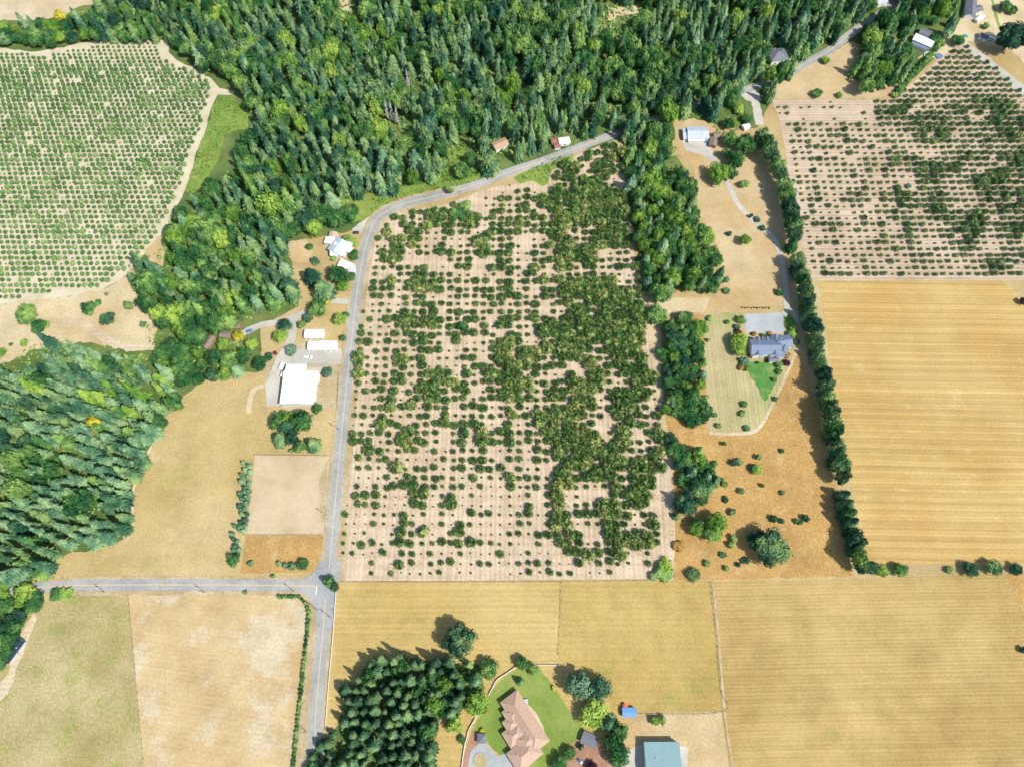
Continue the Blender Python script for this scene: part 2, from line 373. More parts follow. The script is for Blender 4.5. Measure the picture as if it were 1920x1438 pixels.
sheet('farm_track', [(1170, 545), (1215, 558), (1330, 560), (1320, 585), (1240, 590), (1240, 700), (1250, 800), (1262, 850), (1262, 1000), (1250, 1050), (1240, 1050), (1245, 900), (1232, 760), (1212, 620)], 'scrub_l', 1)
sheet('dry_pasture', [(1240, 600), (1320, 590), (1325, 810), (1400, 812), (1430, 790), (1470, 700), (1500, 660), (1540, 800), (1560, 900), (1580, 1000), (1600, 1080), (1330, 1086), (1262, 1086), (1262, 880), (1245, 760)], 'orange', 2)
sheet('lawn', [(1318, 592), (1385, 585), (1395, 620), (1400, 665), (1480, 668), (1462, 730), (1430, 800), (1405, 812), (1330, 808), (1325, 740)], 'lawn_dry', 2)
sheet('watered_lawn', [(1398, 678), (1440, 680), (1466, 684), (1456, 715), (1436, 752), (1426, 742), (1415, 715), (1404, 700)], 'lawn_bright', 1.8, 6)
sheet('watered_lawn', [(1468, 590), (1478, 588), (1492, 605), (1494, 622), (1476, 622), (1468, 610)], 'lawn_bright', .6)
sheet('orchard_soil', [(632, 1090), (641, 1000), (650, 880), (662, 750), (672, 640), (690, 520), (702, 460), (706, 428), (724, 408), (762, 396), (830, 385), (900, 360), (940, 348), (980, 345), (1030, 320), (1070, 296), (1110, 280), (1158, 262), (1172, 300), (1178, 400), (1190, 480), (1206, 560), (1225, 680), (1246, 850), (1252, 1000), (1250, 1040), (1228, 1084)], 'sand_m', 1)
sheet('farm_track', [(1246, 850), (1262, 850), (1266, 1000), (1262, 1086), (1228, 1086), (1250, 1040), (1252, 1000)], 'dirt', 1)
sheet('grass', [(985, 322), (1030, 300), (1075, 286), (1075, 300), (1035, 320), (1028, 345), (1018, 350), (1000, 340), (975, 345), (962, 335)], 'greengrass', 1.5)
sheet('grove_floor', [(612, 1400), (655, 1310), (710, 1245), (740, 1232), (790, 1238), (900, 1245), (910, 1290), (880, 1325), (828, 1345), (812, 1380), (808, 1500), (575, 1500)], 'forest_floor', 3)
# gardens of the lower house
sheet('lawn', [(915, 1303), (940, 1272), (978, 1248), (1010, 1248), (1040, 1290), (1060, 1320), (1096, 1365), (1085, 1385), (1060, 1400), (1040, 1420), (1030, 1500), (975, 1500), (950, 1420), (938, 1417), (905, 1385), (885, 1370), (905, 1335)], 'lawn', 1.2)
sheet('garden_bed', [(1040, 1420), (1090, 1382), (1110, 1385), (1150, 1420), (1160, 1500), (1020, 1500)], 'bark_mulch', 1)
sheet('garden_bed', [(885, 1370), (898, 1372), (906, 1392), (880, 1420), (868, 1500), (860, 1500), (868, 1420)], 'bark_mulch', .6)
sheet('courtyard', [(878, 1440), (882, 1410), (898, 1394), (910, 1392), (934, 1418), (960, 1405), (1000, 1450), (1000, 1520), (870, 1520)], 'concrete', .4)
sheet('yard', [(1160, 1420), (1195, 1396), (1215, 1390), (1290, 1400), (1290, 1500), (1150, 1500)], 'gravel', 1)
sheet('yard', [(1165, 1345), (1200, 1340), (1262, 1360), (1275, 1385), (1210, 1385), (1195, 1396), (1165, 1410)], 'orange_p', 1)
# yards and lanes
sheet('driveway', [(1395, 589), (1440, 588), (1468, 586), (1469, 600), (1470, 625), (1398, 624)], 'concrete', .3)
sheet('yard', [(1278, 265), (1332, 262), (1336, 285), (1345, 302), (1335, 303), (1312, 290), (1285, 282)], 'gravel', .8)
sheet('yard', [(1386, 176), (1400, 162), (1422, 166), (1428, 190), (1410, 192), (1398, 188)], 'gravel', 1)
sheet('yard', [(545, 655), (575, 655), (640, 655), (640, 684), (540, 684), (528, 680), (525, 700), (528, 760), (500, 762), (498, 720), (512, 690)], 'gravel', 1.2)
sheet('layby', [(660, 430), (676, 418), (694, 405), (700, 415), (692, 440), (684, 470), (672, 470), (680, 440), (662, 436)], 'gravel', .8)
ribbon('lane', [(1408, 175), (1418, 200), (1424, 235)], 6.5, 'gravel', jit=.4)
ribbon('lane', [(1335, 298), (1362, 340), (1385, 385), (1420, 420), (1452, 450), (1466, 490), (1473, 540), (1474, 580), (1470, 592)], 3.6, 'gravel', jit=.2)
ribbon('lane', [(1474, 570), (1490, 590), (1500, 610)], 3.2, 'gravel', jit=.2)
ribbon('lane', [(440, 640), (458, 624), (490, 610), (530, 603), (560, 592), (578, 584)], 4.5, 'gravel', jit=.3)
ribbon('lane', [(552, 598), (548, 625), (540, 650), (522, 680), (512, 720)], 5.5, 'gravel', jit=.4)
ribbon('lane', [(612, 562), (636, 565), (664, 566)], 4.0, 'gravel', jit=.2)
ribbon('lane', [(570, 662), (612, 664), (652, 664)], 5.0, 'gravel', jit=.2)
ribbon('dirt_track', [(60, 590), (100, 602), (145, 602), (175, 618), (205, 640), (240, 652), (290, 650)], 5.0, 'pale_field', jit=1.0)
ribbon('dirt_track', [(495, 724), (480, 728), (470, 745), (466, 775)], 3.2, 'dirt', jit=.3)
ribbon('dirt_track', [(1500, 640), (1480, 690), (1455, 745), (1425, 800), (1395, 813), (1330, 812)], 2.0, 'pale_field', jit=.2)
ribbon('dirt_track', [(1245, 860), (1258, 950), (1256, 1040), (1234, 1080)], 3.0, 'pale_field', jit=.2)
ribbon('dirt_track', [(1336, 1092), (1346, 1180), (1354, 1280), (1362, 1360), (1378, 1460)], 1.3, 'verge', jit=.3)
ribbon('dirt_track', [(310, 790), (275, 855), (250, 920), (248, 990), (235, 1015)], 1.6, 'pale_field', jit=.3)
ribbon('dirt_track', [(1848, -60), (1870, 40), (1890, 75)], 2.5, 'greengrass', jit=.4)
ribbon('verge', [(640, 1090), (652, 900), (670, 680), (690, 500), (703, 440), (722, 412), (762, 393)], 3.2, 'verge', jit=.5)
ribbon('verge', [(570, 1112), (400, 1111), (240, 1112), (150, 1112)], 2.5, 'verge', jit=.3)
ribbon('verge', [(570, 1083), (400, 1083), (240, 1083), (130, 1084)], 2.0, 'verge', jit=.3)
MAIN = [(586, 1560), (589, 1438), (592, 1340), (604, 1200), (612, 1120), (617, 1070), (627, 960), (636, 860), (648, 740), (659, 640), (668, 560), (680, 485), (692, 440), (706, 412), (730, 394), (762, 381), (800, 372), (856, 358), (905, 343), (960, 321), (1010, 305), (1085, 277), (1155, 251), (1250, 215), (1330, 188), (1410, 165), (1460, 146), (1515, 117), (1560, 92), (1600, 60), (1660, 20), (1720, -40)]
ribbon('verge', MAIN[:18], 11.0, 'verge', jit=.5)
SIDE = [(-120, 1190), (-40, 1140), (20, 1112), (70, 1102), (130, 1097.5), (240, 1096), (400, 1096), (540, 1097), (606, 1099)]
ribbon('side_road', SIDE, 6.4, 'asphalt')
sheet('junction', [(560, 1087.5), (578, 1081), (592, 1068), (600, 1050), (640, 1050), (622, 1180), (594, 1180), (592, 1145), (580, 1120), (560, 1107)], 'asphalt', 0)
ribbon('main_road', MAIN, 6.9, 'asphalt')
LZ[0] += .004; zl = LZ[0]
ribbon('road_marking', MAIN[:5][:4] + [(611, 1122)], .42, 'yellow_line', zl)
ribbon('road_marking', [(617.5, 1066)] + MAIN[6:], .42, 'yellow_line', zl)
ribbon('road_marking', SIDE[:-1] + [(592, 1098)], .42, 'yellow_line', zl)
ribbon('road_marking', [(594.5, 1098), (593.5, 1106), (592.5, 1114)], .5, 'white_line', zl + .003)

# ---------------------------------------------------------------- foliage prototypes (quads)
def cubesphere(n=2):
    V, Q = [], []
    for ax in range(3):
        for sgn in (-1, 1):
            b = len(V)
            for i in range(n + 1):
                for j in range(n + 1):
                    p = [0, 0, 0]; p[ax] = sgn; p[(ax + 1) % 3] = -1 + 2 * i / n; p[(ax + 2) % 3] = (-1 + 2 * j / n) * sgn
                    v = Vector(p).normalized(); V.append(tuple(v))
            for i in range(n):
                for j in range(n):
                    a = b + i * (n + 1) + j; Q.append((a, a + n + 1, a + n + 2, a + 1))
    return np.array(V), np.array(Q)
CSV, CSQ = cubesphere(3)
class QB:
    def __init__(s): s.V = []; s.Q = []; s.M = []; s.n = 0
    def add(s, V, Q, mi):
        V = np.asarray(V, float); Q = np.asarray(Q, int)
        s.V.append(V); s.Q.append(Q + s.n); s.M.append(np.full(len(Q), mi)); s.n += len(V)
    def quad(s, a, b, c, d, mi): s.add([a, b, c, d], [(0, 1, 2, 3)], mi)
    def out(s): return np.concatenate(s.V), np.concatenate(s.Q), np.concatenate(s.M)
def tube_q(qb, p0, p1, r0, r1, mi, n=6):
    p0, p1 = Vector(p0), Vector(p1); d = (p1 - p0).normalized()
    a = d.orthogonal().normalized(); b = d.cross(a); V = []
    for p, r in ((p0, r0), (p1, r1)):
        for i in range(n):
            t = 2 * math.pi * i / n; V.append(tuple(p + a * math.cos(t) * r + b * math.sin(t) * r))
    qb.add(V, [(i, (i + 1) % n, n + (i + 1) % n, n + i) for i in range(n)], mi)
def conifer_q(seed, levels=20, m=12, core=.52, droop=.14, power=.62, irregular=.26):
    r = random.Random(seed); q = QB()
    n = 8; V = []; Q = []
    zs = [0.1, 0.3, 0.5, 0.7, 0.97]
    for z in zs:
        for i in range(n):
            a = 2 * math.pi * i / n; rr = core * (1 - (z - .1) / .9) ** power * r.uniform(.75, 1.1) + .01
            V.append((rr * math.cos(a), rr * math.sin(a), z))
    for k in range(len(zs) - 1):
        for i in range(n): Q.append((k * n + i, k * n + (i + 1) % n, (k + 1) * n + (i + 1) % n, (k + 1) * n + i))
    q.add(V, Q, 0)
    for i in range(levels):
        t = i / levels; z = .1 + .88 * t
        L0 = ((1 - t) ** power + .04) * (.82 + .18 * min(1, t * 5))
        mm = max(5, int(m * (1 - t * .45)))
        a0 = r.uniform(0, 6.28)
        for j in range(mm):
            a = a0 + 2 * math.pi * (j + r.uniform(-.3, .3)) / mm
            L = L0 * r.uniform(1 - irregular * 1.6, 1 + irregular * .6)
            for k, (da, f) in enumerate(((0, 1), (.42 * r.uniform(.6, 1.2), .76), (-.42 * r.uniform(.6, 1.2), .76))):
                Lk = L * f; wd = .05 + .075 * Lk
                ca, sa = math.cos(a + da), math.sin(a + da)
                zb = z + .03 + r.uniform(-.01, .01); zt = z - droop * Lk * r.uniform(.6, 1.4) + .02
                b = (.1 * Lk * ca, .1 * Lk * sa, zb)
                mz = (zb * .4 + zt * .6) + .014
                mx_, my_ = .6 * Lk * ca, .6 * Lk * sa
                tw = r.uniform(-.03, .03)
                q.quad(b, (mx_ + wd * sa, my_ - wd * ca, mz - .012 + tw), (Lk * ca, Lk * sa, zt), (mx_ - wd * sa, my_ + wd * ca, mz - .012 - tw), 0)
    return q
def lobes_for(r, k, spread=.48, size=(.34, .5)):
    out = [(Vector((0, 0, .66)), .46)]
    for i in range(k):
        a = 6.283 * (i + r.uniform(-.3, .3)) / k; d = spread * r.uniform(.75, 1.15)
        out.append((Vector((d * math.cos(a), d * math.sin(a), r.uniform(.42, .68))), r.uniform(*size)))
    return out
def broad_q(seed, leaves=900, k=6, leaf=(.05, .11), core=.74, spread=.5, zs=.8, size=(.34, .5)):
    r = random.Random(seed); q = QB(); lb = lobes_for(r, k, spread, size)
    for c, rad in lb:
        jit = np.array([[r.uniform(.8, 1.1)] for _ in range(len(CSV))])
        V = CSV * jit * rad * core * np.array([1, 1, .75 * zs / .8]) + np.array(c)
        q.add(V, CSQ, 0)
    per = leaves // len(lb)
    for c, rad in lb:
        for _ in range(per):
            u = r.uniform(-.35, 1); a = r.uniform(0, 6.283); s = math.sqrt(max(0, 1 - u * u))
            n = Vector((s * math.cos(a), s * math.sin(a), u))
            p = c + Vector((n.x, n.y, n.z * .75)) * rad * r.uniform(.82, 1.12)
            if any((p - c2).length < r2 * .72 for c2, r2 in lb if c2 is not c): continue
            n = (n + Vector((r.uniform(-.7, .7), r.uniform(-.7, .7), r.uniform(-.3, .7)))).normalized()
            t = n.orthogonal().normalized(); b2 = n.cross(t); ang = r.uniform(0, 3.14)
            t, b2 = t * math.cos(ang) + b2 * math.sin(ang), b2 * math.cos(ang) - t * math.sin(ang)
            sz = r.uniform(*leaf); s2 = sz * r.uniform(.5, .9)
            q.quad(p - t * sz, p - b2 * s2, p + t * sz, p + b2 * s2, 0)
    return q
def spiky_q(seed, shoots=90, core=.5, leaf=.12):
    """vase-shaped nut tree: a lumpy heart and leafy shoots reaching out and up"""
    r = random.Random(seed); q = QB()
    for i in range(3):
        a = r.uniform(0, 6.28); c = np.array([.28 * math.cos(a), .28 * math.sin(a), .5])
        q.add(CSV * np.array([[r.uniform(.7, 1.15)] for _ in range(len(CSV))]) * core * r.uniform(.7, 1) * np.array([1, 1, .7]) + c, CSQ, 0)
    for i in range(shoots):
        a = r.uniform(0, 6.283); el = r.uniform(0.05, 1.45)
        L = r.uniform(.65, 1.12) * (1 if r.random() < .8 else 1.15)
        d = Vector((math.cos(a) * math.cos(el), math.sin(a) * math.cos(el), math.sin(el) * .75 + .05))
        p0 = Vector((0, 0, .25)) + d * L * r.uniform(.3, .6); p1 = Vector((0, 0, .25)) + d * L
        side = d.cross(Vector((r.uniform(-1, 1), r.uniform(-1, 1), r.uniform(-1, 1)))).normalized() * leaf * r.uniform(.7, 1.3)
        m = p0.lerp(p1, .55); q.quad(p0, m + side, p1, m - side, 0)
    for i in range(shoots):
        a = r.uniform(0, 6.283); u = r.uniform(.0, 1); s = math.sqrt(1 - u * u)
        rad = r.uniform(.5, .95)
        p = Vector((s * math.cos(a) * rad, s * math.sin(a) * rad, .3 + u * .62 * rad))
        n = Vector((r.uniform(-1, 1), r.uniform(-1, 1), r.uniform(.2, 1.4))).normalized(); t = n.orthogonal().normalized(); b2 = n.cross(t)
        sz = leaf * r.uniform(.5, 1.1); q.quad(p - t * sz, p - b2 * sz, p + t * sz, p + b2 * sz, 0)
    return q
def trunk_q(mi=0, h=.7, r0=.06, limbs=4, seed=1, top=.02):
    q = QB(); r = random.Random(seed)
    tube_q(q, (0, 0, -.01), (0, 0, h), r0, top, mi)
    for i in range(limbs):
        a = 6.283 * i / limbs + r.uniform(-.3, .3); z = h * r.uniform(.45, .8)
        tube_q(q, (0, 0, z), (.4 * math.cos(a), .4 * math.sin(a), z + .2), r0 * .45, r0 * .12, mi, 5)
    return q

PROTO = {}
def reg(kind, qs, trunk, single=False):
    PROTO[kind] = [(q.out()) for q in qs], trunk.out()
reg('conifer', [conifer_q(s) for s in range(8)], trunk_q(0, .95, .035, 0, 1, .006))
reg('slim', [conifer_q(40 + s, 16, 8, .7, .1, .6, .12) for s in range(5)], trunk_q(0, .95, .05, 0, 1, .006))
reg('broad', [broad_q(60 + s) for s in range(8)], trunk_q(0, .6, .06, 5, 3))
reg('bigoak', [broad_q(80 + s, 1700, 9, (.035, .07), .72, .56, .8, (.24, .38)) for s in range(3)], trunk_q(0, .6, .05, 6, 4))
def one_mesh_q(kind_q, tr):
    q = QB(); V, Q, mi = kind_q.out(); q.add(V, Q, 0); V, Q, mi = tr.out(); q.add(V, Q, 1); return q.out()
OT = trunk_q(0, .45, .05, 4, 5)
PROTO['nut'] = [one_mesh_q(spiky_q(100 + s, 110, .42, .11), OT) for s in range(8)]
PROTO['nutbig'] = [one_mesh_q(spiky_q(120 + s, 230, .52, .085), OT) for s in range(8)]
PROTO['ball'] = [one_mesh_q(broad_q(140 + s, 120, 4, (.12, .2), .9, .3, .8, (.45, .6)), OT) for s in range(5)]
PROTO['shrub'] = [one_mesh_q(broad_q(150 + s, 160, 5, (.1, .2), .85, .45, .9, (.35, .5)), OT) for s in range(5)]
BARE = QB(); tube_q(BARE, (0, 0, 0), (0, 0, 1), .16, .03, 0)
for i in range(70):
    rr = random.Random(i); a = rr.uniform(0, 6.28); z = rr.uniform(.2, .98); L = (1.05 - z) * rr.uniform(.4, 1)
    tube_q(BARE, (0, 0, z), (L * math.cos(a), L * math.sin(a), z + .02), .045, .015, 0, 3)
PROTO['snag'] = [BARE.out()]

_mc = {}
def crown_mesh(kind, i, mat):
    k = (kind, i, mat)
    if k not in _mc:
        V, Q, mi = PROTO[kind][0][i]; _mc[k] = quads_mesh('crown', V, Q, mi * 0, [M[mat]])
    return _mc[k]
def trunk_mesh(kind):
    k = (kind, 'trunk')
    if k not in _mc:
        V, Q, mi = PROTO[kind][1]; _mc[k] = quads_mesh('trunk', V, Q, mi * 0, [M['bark']])
    return _mc[k]
def single_mesh(kind, i, mat):
    k = (kind, i, mat)
    if k not in _mc:
        V, Q, mi = PROTO[kind][i]; _mc[k] = quads_mesh(kind, V, Q, mi, [M[mat], M['bark']])
    return _mc[k]
tr_ = random.Random(5)
def tree(name, kind, mat, base, r, h, label, cat='tree', group=None):
    """a tree of its own: root Empty > trunk, crown"""
    o = empty(name, base, tr_.uniform(0, 6.28), (r, r, h))
    tag(o, label, cat, group)
    link(bpy.data.objects.new('trunk', trunk_mesh(kind)), o)
    link(bpy.data.objects.new('crown', crown_mesh(kind, tr_.randrange(len(PROTO[kind][0])), mat)), o)
    return o
def bush(name, kind, mat, base, r, h, label, cat='bush', group=None):
    o = bpy.data.objects.new(name, single_mesh(kind, tr_.randrange(len(PROTO[kind])), mat))
    o.location = base; o.scale = (r * tr_.uniform(.85, 1.15), r * tr_.uniform(.85, 1.15), h); o.rotation_euler = (0, 0, tr_.uniform(0, 6.28))
    link(o); tag(o, label, cat, group); return o
def merge(name, items, label, cat, mats):
    """items: (V, Q, mi, base, r, h, rot) joined into one uncountable mass"""
    Vs, Qs, Ms, n = [], [], [], 0
    for V, Q, mi, b, r, h, rot in items:
        c, s = math.cos(rot), math.sin(rot)
        X = (V[:, 0] * c - V[:, 1] * s) * r + b[0]; Y = (V[:, 0] * s + V[:, 1] * c) * r + b[1]; Z = V[:, 2] * h + b[2]
        Vs.append(np.stack([X, Y, Z], 1)); Qs.append(Q + n); Ms.append(mi); n += len(V)
    me = quads_mesh(name, np.concatenate(Vs), np.concatenate(Qs), np.concatenate(Ms), mats)
    o = link(bpy.data.objects.new(name, me)); tag(o, label, cat, None, 'stuff'); return o
def inside(pt, poly):
    x, y = pt; c = False; n = len(poly); j = n - 1
    for i in range(n):
        xi, yi = poly[i]; xj, yj = poly[j]
        if (yi > y) != (yj > y) and x < (xj - xi) * (y - yi) / (yj - yi) + xi: c = not c
        j = i
    return c
def nth(n):
    return '%d%s' % (n, 'th' if 10 <= n % 100 <= 20 else {1: 'st', 2: 'nd', 3: 'rd'}.get(n % 10, 'th'))
USED = set()
def where(x, y):
    """place in the photo, as a share of its width and height; finer when two would read the same"""
    a, b = x / 19.2, y / 14.38
    for dcm in (0, 1):
        s = '%.*f%% across, %.*f%% down' % (dcm, a, dcm, b)
        if s not in USED: break
    USED.add(s); return s

# ---------------------------------------------------------------- buildings
def prism(L, W, h, rise, over=.4, th=.18, ridge_x=True):
    """wall body with gables, two roof slopes with thickness"""
    l, w = L / 2, W / 2
    V = [(-l, -w, 0), (l, -w, 0), (l, w, 0), (-l, w, 0), (-l, -w, h), (l, -w, h), (l, w, h), (-l, w, h), (-l, 0, h + rise - .03), (l, 0, h + rise - .03)]
    Fc = [(0, 1, 5, 4), (1, 2, 6, 9, 5), (2, 3, 7, 6), (3, 0, 4, 8, 7), (4, 5, 9, 8), (6, 7, 8, 9)]
    lo, k = l + over, rise / w
    wo = w + over; e = h - k * over
    RV = []
    for z0 in (0.02, .02 + th):
        RV += [(-lo, -wo, e + z0), (lo, -wo, e + z0), (lo, 0, h + rise + z0), (-lo, 0, h + rise + z0), (lo, wo, e + z0), (-lo, wo, e + z0)]
    RF = [(6, 7, 8, 9), (9, 8, 10, 11), (0, 3, 2, 1), (3, 5, 4, 2), (0, 1, 7, 6), (4, 5, 11, 10), (1, 2, 8, 7), (2, 4, 10, 8), (3, 0, 6, 9), (5, 3, 9, 11)]
    return V, Fc, RV, RF
def hip(L, W, h, rise, over=.5, th=.18):
    l, w = L / 2, W / 2
    V = [(-l, -w, 0), (l, -w, 0), (l, w, 0), (-l, w, 0), (-l, -w, h), (l, -w, h), (l, w, h), (-l, w, h)]
    Fc = [(0, 1, 5, 4), (1, 2, 6, 5), (2, 3, 7, 6), (3, 0, 4, 7), (4, 5, 6, 7)]
    lo, wo = l + over, w + over; rl = max(.05, lo - wo)
    RV = [(-lo, -wo, h), (lo, -wo, h), (lo, wo, h), (-lo, wo, h), (-lo, -wo, h + th), (lo, -wo, h + th), (lo, wo, h + th), (-lo, wo, h + th), (-rl, 0, h + rise + th), (rl, 0, h + rise + th)]
    RF = [(4, 5, 9, 8), (5, 6, 9), (6, 7, 8, 9), (7, 4, 8), (0, 3, 2, 1), (0, 1, 5, 4), (1, 2, 6, 5), (2, 3, 7, 6), (3, 0, 4, 7)]
    return V, Fc, RV, RF
def xf(V, x, y, rz, z=0):
    c, s = math.cos(rz), math.sin(rz)
    return [(a * c - b * s + x, a * s + b * c + y, d + z) for a, b, d in V]
def boxv(x0, x1, y0, y1, z0, z1):
    V = [(x, y, z) for z in (z0, z1) for x, y in ((x0, y0), (x1, y0), (x1, y1), (x0, y1))]
    return V, [(3, 2, 1, 0), (4, 5, 6, 7), (0, 1, 5, 4), (1, 2, 6, 5), (2, 3, 7, 6), (3, 0, 4, 7)]
def box_o(name, b, mat, parent, rz=0, at=(0, 0)):
    V, Fc = boxv(*b); return mesh_obj(name, xf(V, at[0], at[1], rz), Fc, M[mat], parent=parent)
def block(root, lx, ly, L, W, rz, h, rise, roof, wall='wall_white', style='gable', over=.4, wins=2, door=False, ridge=True):
    V, Fc, RV, RF = (prism if style == 'gable' else hip)(L, W, h, rise, over)
    mesh_obj('wall', xf(V, lx, ly, rz), Fc, M[wall], parent=root)
    ro = mesh_obj('roof', RV, RF, M[roof], parent=root); ro.location = (lx, ly, 0); ro.rotation_euler = (0, 0, rz)
    if ridge:
        rl = L / 2 + over if style == 'gable' else max(.05, L / 2 - W / 2)
        if rl > .5:
            rc = box_o('ridge_cap', (-rl + .01, rl - .01, -.22, .22, h + rise + .17, h + rise + .27), roof, root)
            rc.location = (lx, ly, 0); rc.rotation_euler = (0, 0, rz)
    if style == 'hip':
        q = QB(); lo, wo = L / 2 + over, W / 2 + over; rl = max(.05, lo - wo)
        for sx_ in (-1, 1):
            for sy_ in (-1, 1): tube_q(q, (sx_ * lo, sy_ * wo, h + .2), (sx_ * rl, 0, h + rise + .2), .13, .13, 0, 4)
        HV, HQ, _ = q.out(); hc = mesh_obj('hip_cap', HV.tolist(), HQ.tolist(), M['stone' if roof == 'roof_tan' else roof], parent=root); hc.location = (lx, ly, 0); hc.rotation_euler = (0, 0, rz)
    if L > 9:
        for vx, vy in ((-.22, .2), (.18, -.24)):
            zz = h + rise * (1 - abs(vy) * 2)
            vb = box_o('vent', (vx * L - .28, vx * L + .28, vy * W - .28, vy * W + .28, zz - .3, zz + .75), 'wall_grey', root); vb.location = (lx, ly, 0); vb.rotation_euler = (0, 0, rz)
    for sd in (-1, 1):
        for i in range(wins):
            cx = -L / 2 + L * (i + .5) / wins
            f = box_o('window', (cx - .8, cx + .8, sd * W / 2 - .05, sd * W / 2 + .05, 1.0, min(h - .3, 2.2)), 'trim', root, rz, (lx, ly))
            box_o('pane', (cx - .68, cx + .68, sd * W / 2 - .07, sd * W / 2 + .07, 1.1, min(h - .4, 2.1)), 'glass', f, rz, (lx, ly))
    if door:
        f = box_o('door', (L / 2 - .04, L / 2 + .06, -.5, .5, .02, 2.1), 'wall_grey', root, rz, (lx, ly))
def house(name, px, py, label, cat, blocks, h=3.0, rz=0):
    """blocks: dx, dy in photo pixels from (px,py); L, W in metres; angle in degrees"""
    c = P(px, py, h); o = empty(name, (c.x, c.y, 0), R(rz)); tag(o, label, cat)
    for b in blocks:
        q = P(px + b[0], py + b[1], b[5]); d = (q.x - c.x, q.y - c.y)
        block(o, d[0], d[1], b[2], b[3], R(b[4]), b[5], b[6], *b[7:8], **(b[8] if len(b) > 8 else {}))
    return o
A90 = 90
house('barn', 560, 726, 'very large white flat looking barn beside the farm road, largest white roof', 'barn', [
    (0, 0, 22.5, 21.5, 90, 5.5, .9, 'roof_white', dict(wins=4, ridge=False)), (-5, -31, 13.2, 8.5, 0, 4.8, .6, 'roof_white', dict(wins=2, ridge=False)),
    (27, -20, 7, 6, 0, 4.0, .4, 'roof_white', dict(wins=1, ridge=False)), (36, -36, 12.5, 5.0, 0, 3.0, .9, 'roof_beige', dict(wins=3))], 5.5)
house('shed', 591, 626, 'northern of three long white sheds by the farm yard', 'shed', [(-2, 0, 12.6, 6.0, 0, 3.2, .8, 'roof_white', dict(wins=3, over=.3))])
house('shed', 588, 648, 'smallest of the three white sheds, left of the ribbed one', 'shed', [(0, 0, 7.4, 5.6, 0, 3.0, .7, 'white', dict(wins=2, over=.3))])
house('shed', 615, 648, 'white ribbed shed nearest the road, right of the smallest shed', 'shed', [(0, 0, 11.6, 6.2, 0, 3.2, .8, 'roof_white', dict(wins=3, over=.3))])
house('farmhouse', 636, 458, 'white farmhouse with several crossing gables inside the road bend', 'house', [
    (-2, 4, 11, 10, 60, 4.2, 1.6, 'roof_palegrey', {}), (8, 3, 12, 8, -10, 4.0, 1.5, 'roof_white', {}), (-16, -6, 5, 8, 80, 3.2, .8, 'roof_white', dict(wins=1)),
    (-12, -17, 5, 5, 80, 3.0, .7, 'roof_beige', dict(wins=1)), (-2, 14, 10.5, 6, 0, 3.4, 1.0, 'roof_white', {})], 4)
house('garage', 648, 498, 'low white garage south of the white farmhouse at the roadside', 'garage', [(0, -1, 9.5, 5.5, -25, 2.8, .6, 'roof_white', dict(wins=1)), (10, 8, 5, 6, -80, 2.8, .5, 'roof_lilac', dict(wins=1))])
house('metal_roof_house', 1306, 249, 'house with pale ribbed metal roof in the wood clearing', 'house', [
    (2, 0, 15.5, 11.0, 0, 3.6, 1.8, 'roof_palegrey', dict(wins=4)), (-20, 2, 4.0, 9.5, 0, 3.0, .8, 'roof_palegrey', dict(wins=1, ridge=False)), (0, 13, 12, 2.6, 0, 2.6, .3, 'white', dict(wins=0, ridge=False))], 3.6)
house('outbuilding', 1341, 262, 'brown roofed outbuilding right of the pale metal roof house', 'shed', [(-3, 4, 7.5, 5, 75, 2.8, .8, 'roof_brown', dict(wins=1, wall='wall_red')), (4, -9, 5.0, 4.6, 0, 2.8, .8, 'roof_brown', dict(wins=1, wall='wall_red'))])
house('garden_shed', 1399, 237, 'tiny white shed beside the gravel lane under trees', 'shed', [(0, 0, 5, 4, 30, 2.6, .8, 'roof_white', dict(wins=1))])
house('blue_grey_house', 1438, 651, 'large blue grey shingle house with white gables behind concrete court', 'house', [
    (-3, 0, 19.5, 10.5, 0, 5.2, 3.0, 'roof_grey', dict(wins=5)), (32, -10, 9.5, 8.5, 10, 5.0, 2.2, 'roof_grey', dict(wins=2)), (-18, 10, 4.5, 6, 90, 4.6, 2.0, 'roof_grey', dict(wins=1)),
    (14, 10, 4.5, 6, 90, 4.6, 2.0, 'roof_grey', dict(wins=1)), (-17, -12, 4.5, 3, 90, 4.8, 1.2, 'roof_grey', dict(wins=1)), (0, -12, 4.5, 3, 90, 4.8, 1.2, 'roof_grey', dict(wins=1)), (16, -13, 7, 4.5, 90, 4.8, 1.6, 'roof_grey', dict(wins=1)),
    (24, 8, 5, 8, 0, 4.4, 1.0, 'roof_grey', dict(wins=1)), (13, 23, 5.4, 2.8, 0, 3.0, .5, 'roof_grey2', dict(wins=0)), (31, 3, 4.5, 6, 70, 4.6, 1.6, 'roof_grey', dict(wins=1))], 5)
house('tan_roof_house', 982, 1362, 'sprawling tan tile roof house on the green lawn', 'house', [
    (2, -10, 31, 11, -55, 3.4, 2.6, 'roof_tan', dict(style='hip', wins=5)), (-17, -26, 11, 8.5, 35, 3.2, 1.9, 'roof_tan', dict(style='hip', wins=2)), (-17, 14, 11, 8.5, 35, 3.2, 1.9, 'roof_tan', dict(style='hip', wins=2)),
    (8, 26, 12, 11, 35, 3.4, 2.4, 'roof_tan', dict(style='hip', wins=2)), (2, 50, 16, 11.5, 37, 3.4, 2.4, 'roof_tan', dict(style='hip', wins=2)), (-22, -6, 8, 7, 35, 3.2, 1.6, 'roof_tan', dict(style='hip', wins=1))], 3.4)
house('well_house', 903, 1384, 'small square grey roof hut beside the round courtyard', 'shed', [(0, 0, 4.2, 4.2, 0, 2.6, .7, 'roof_grey2', dict(style='hip', wins=1))])
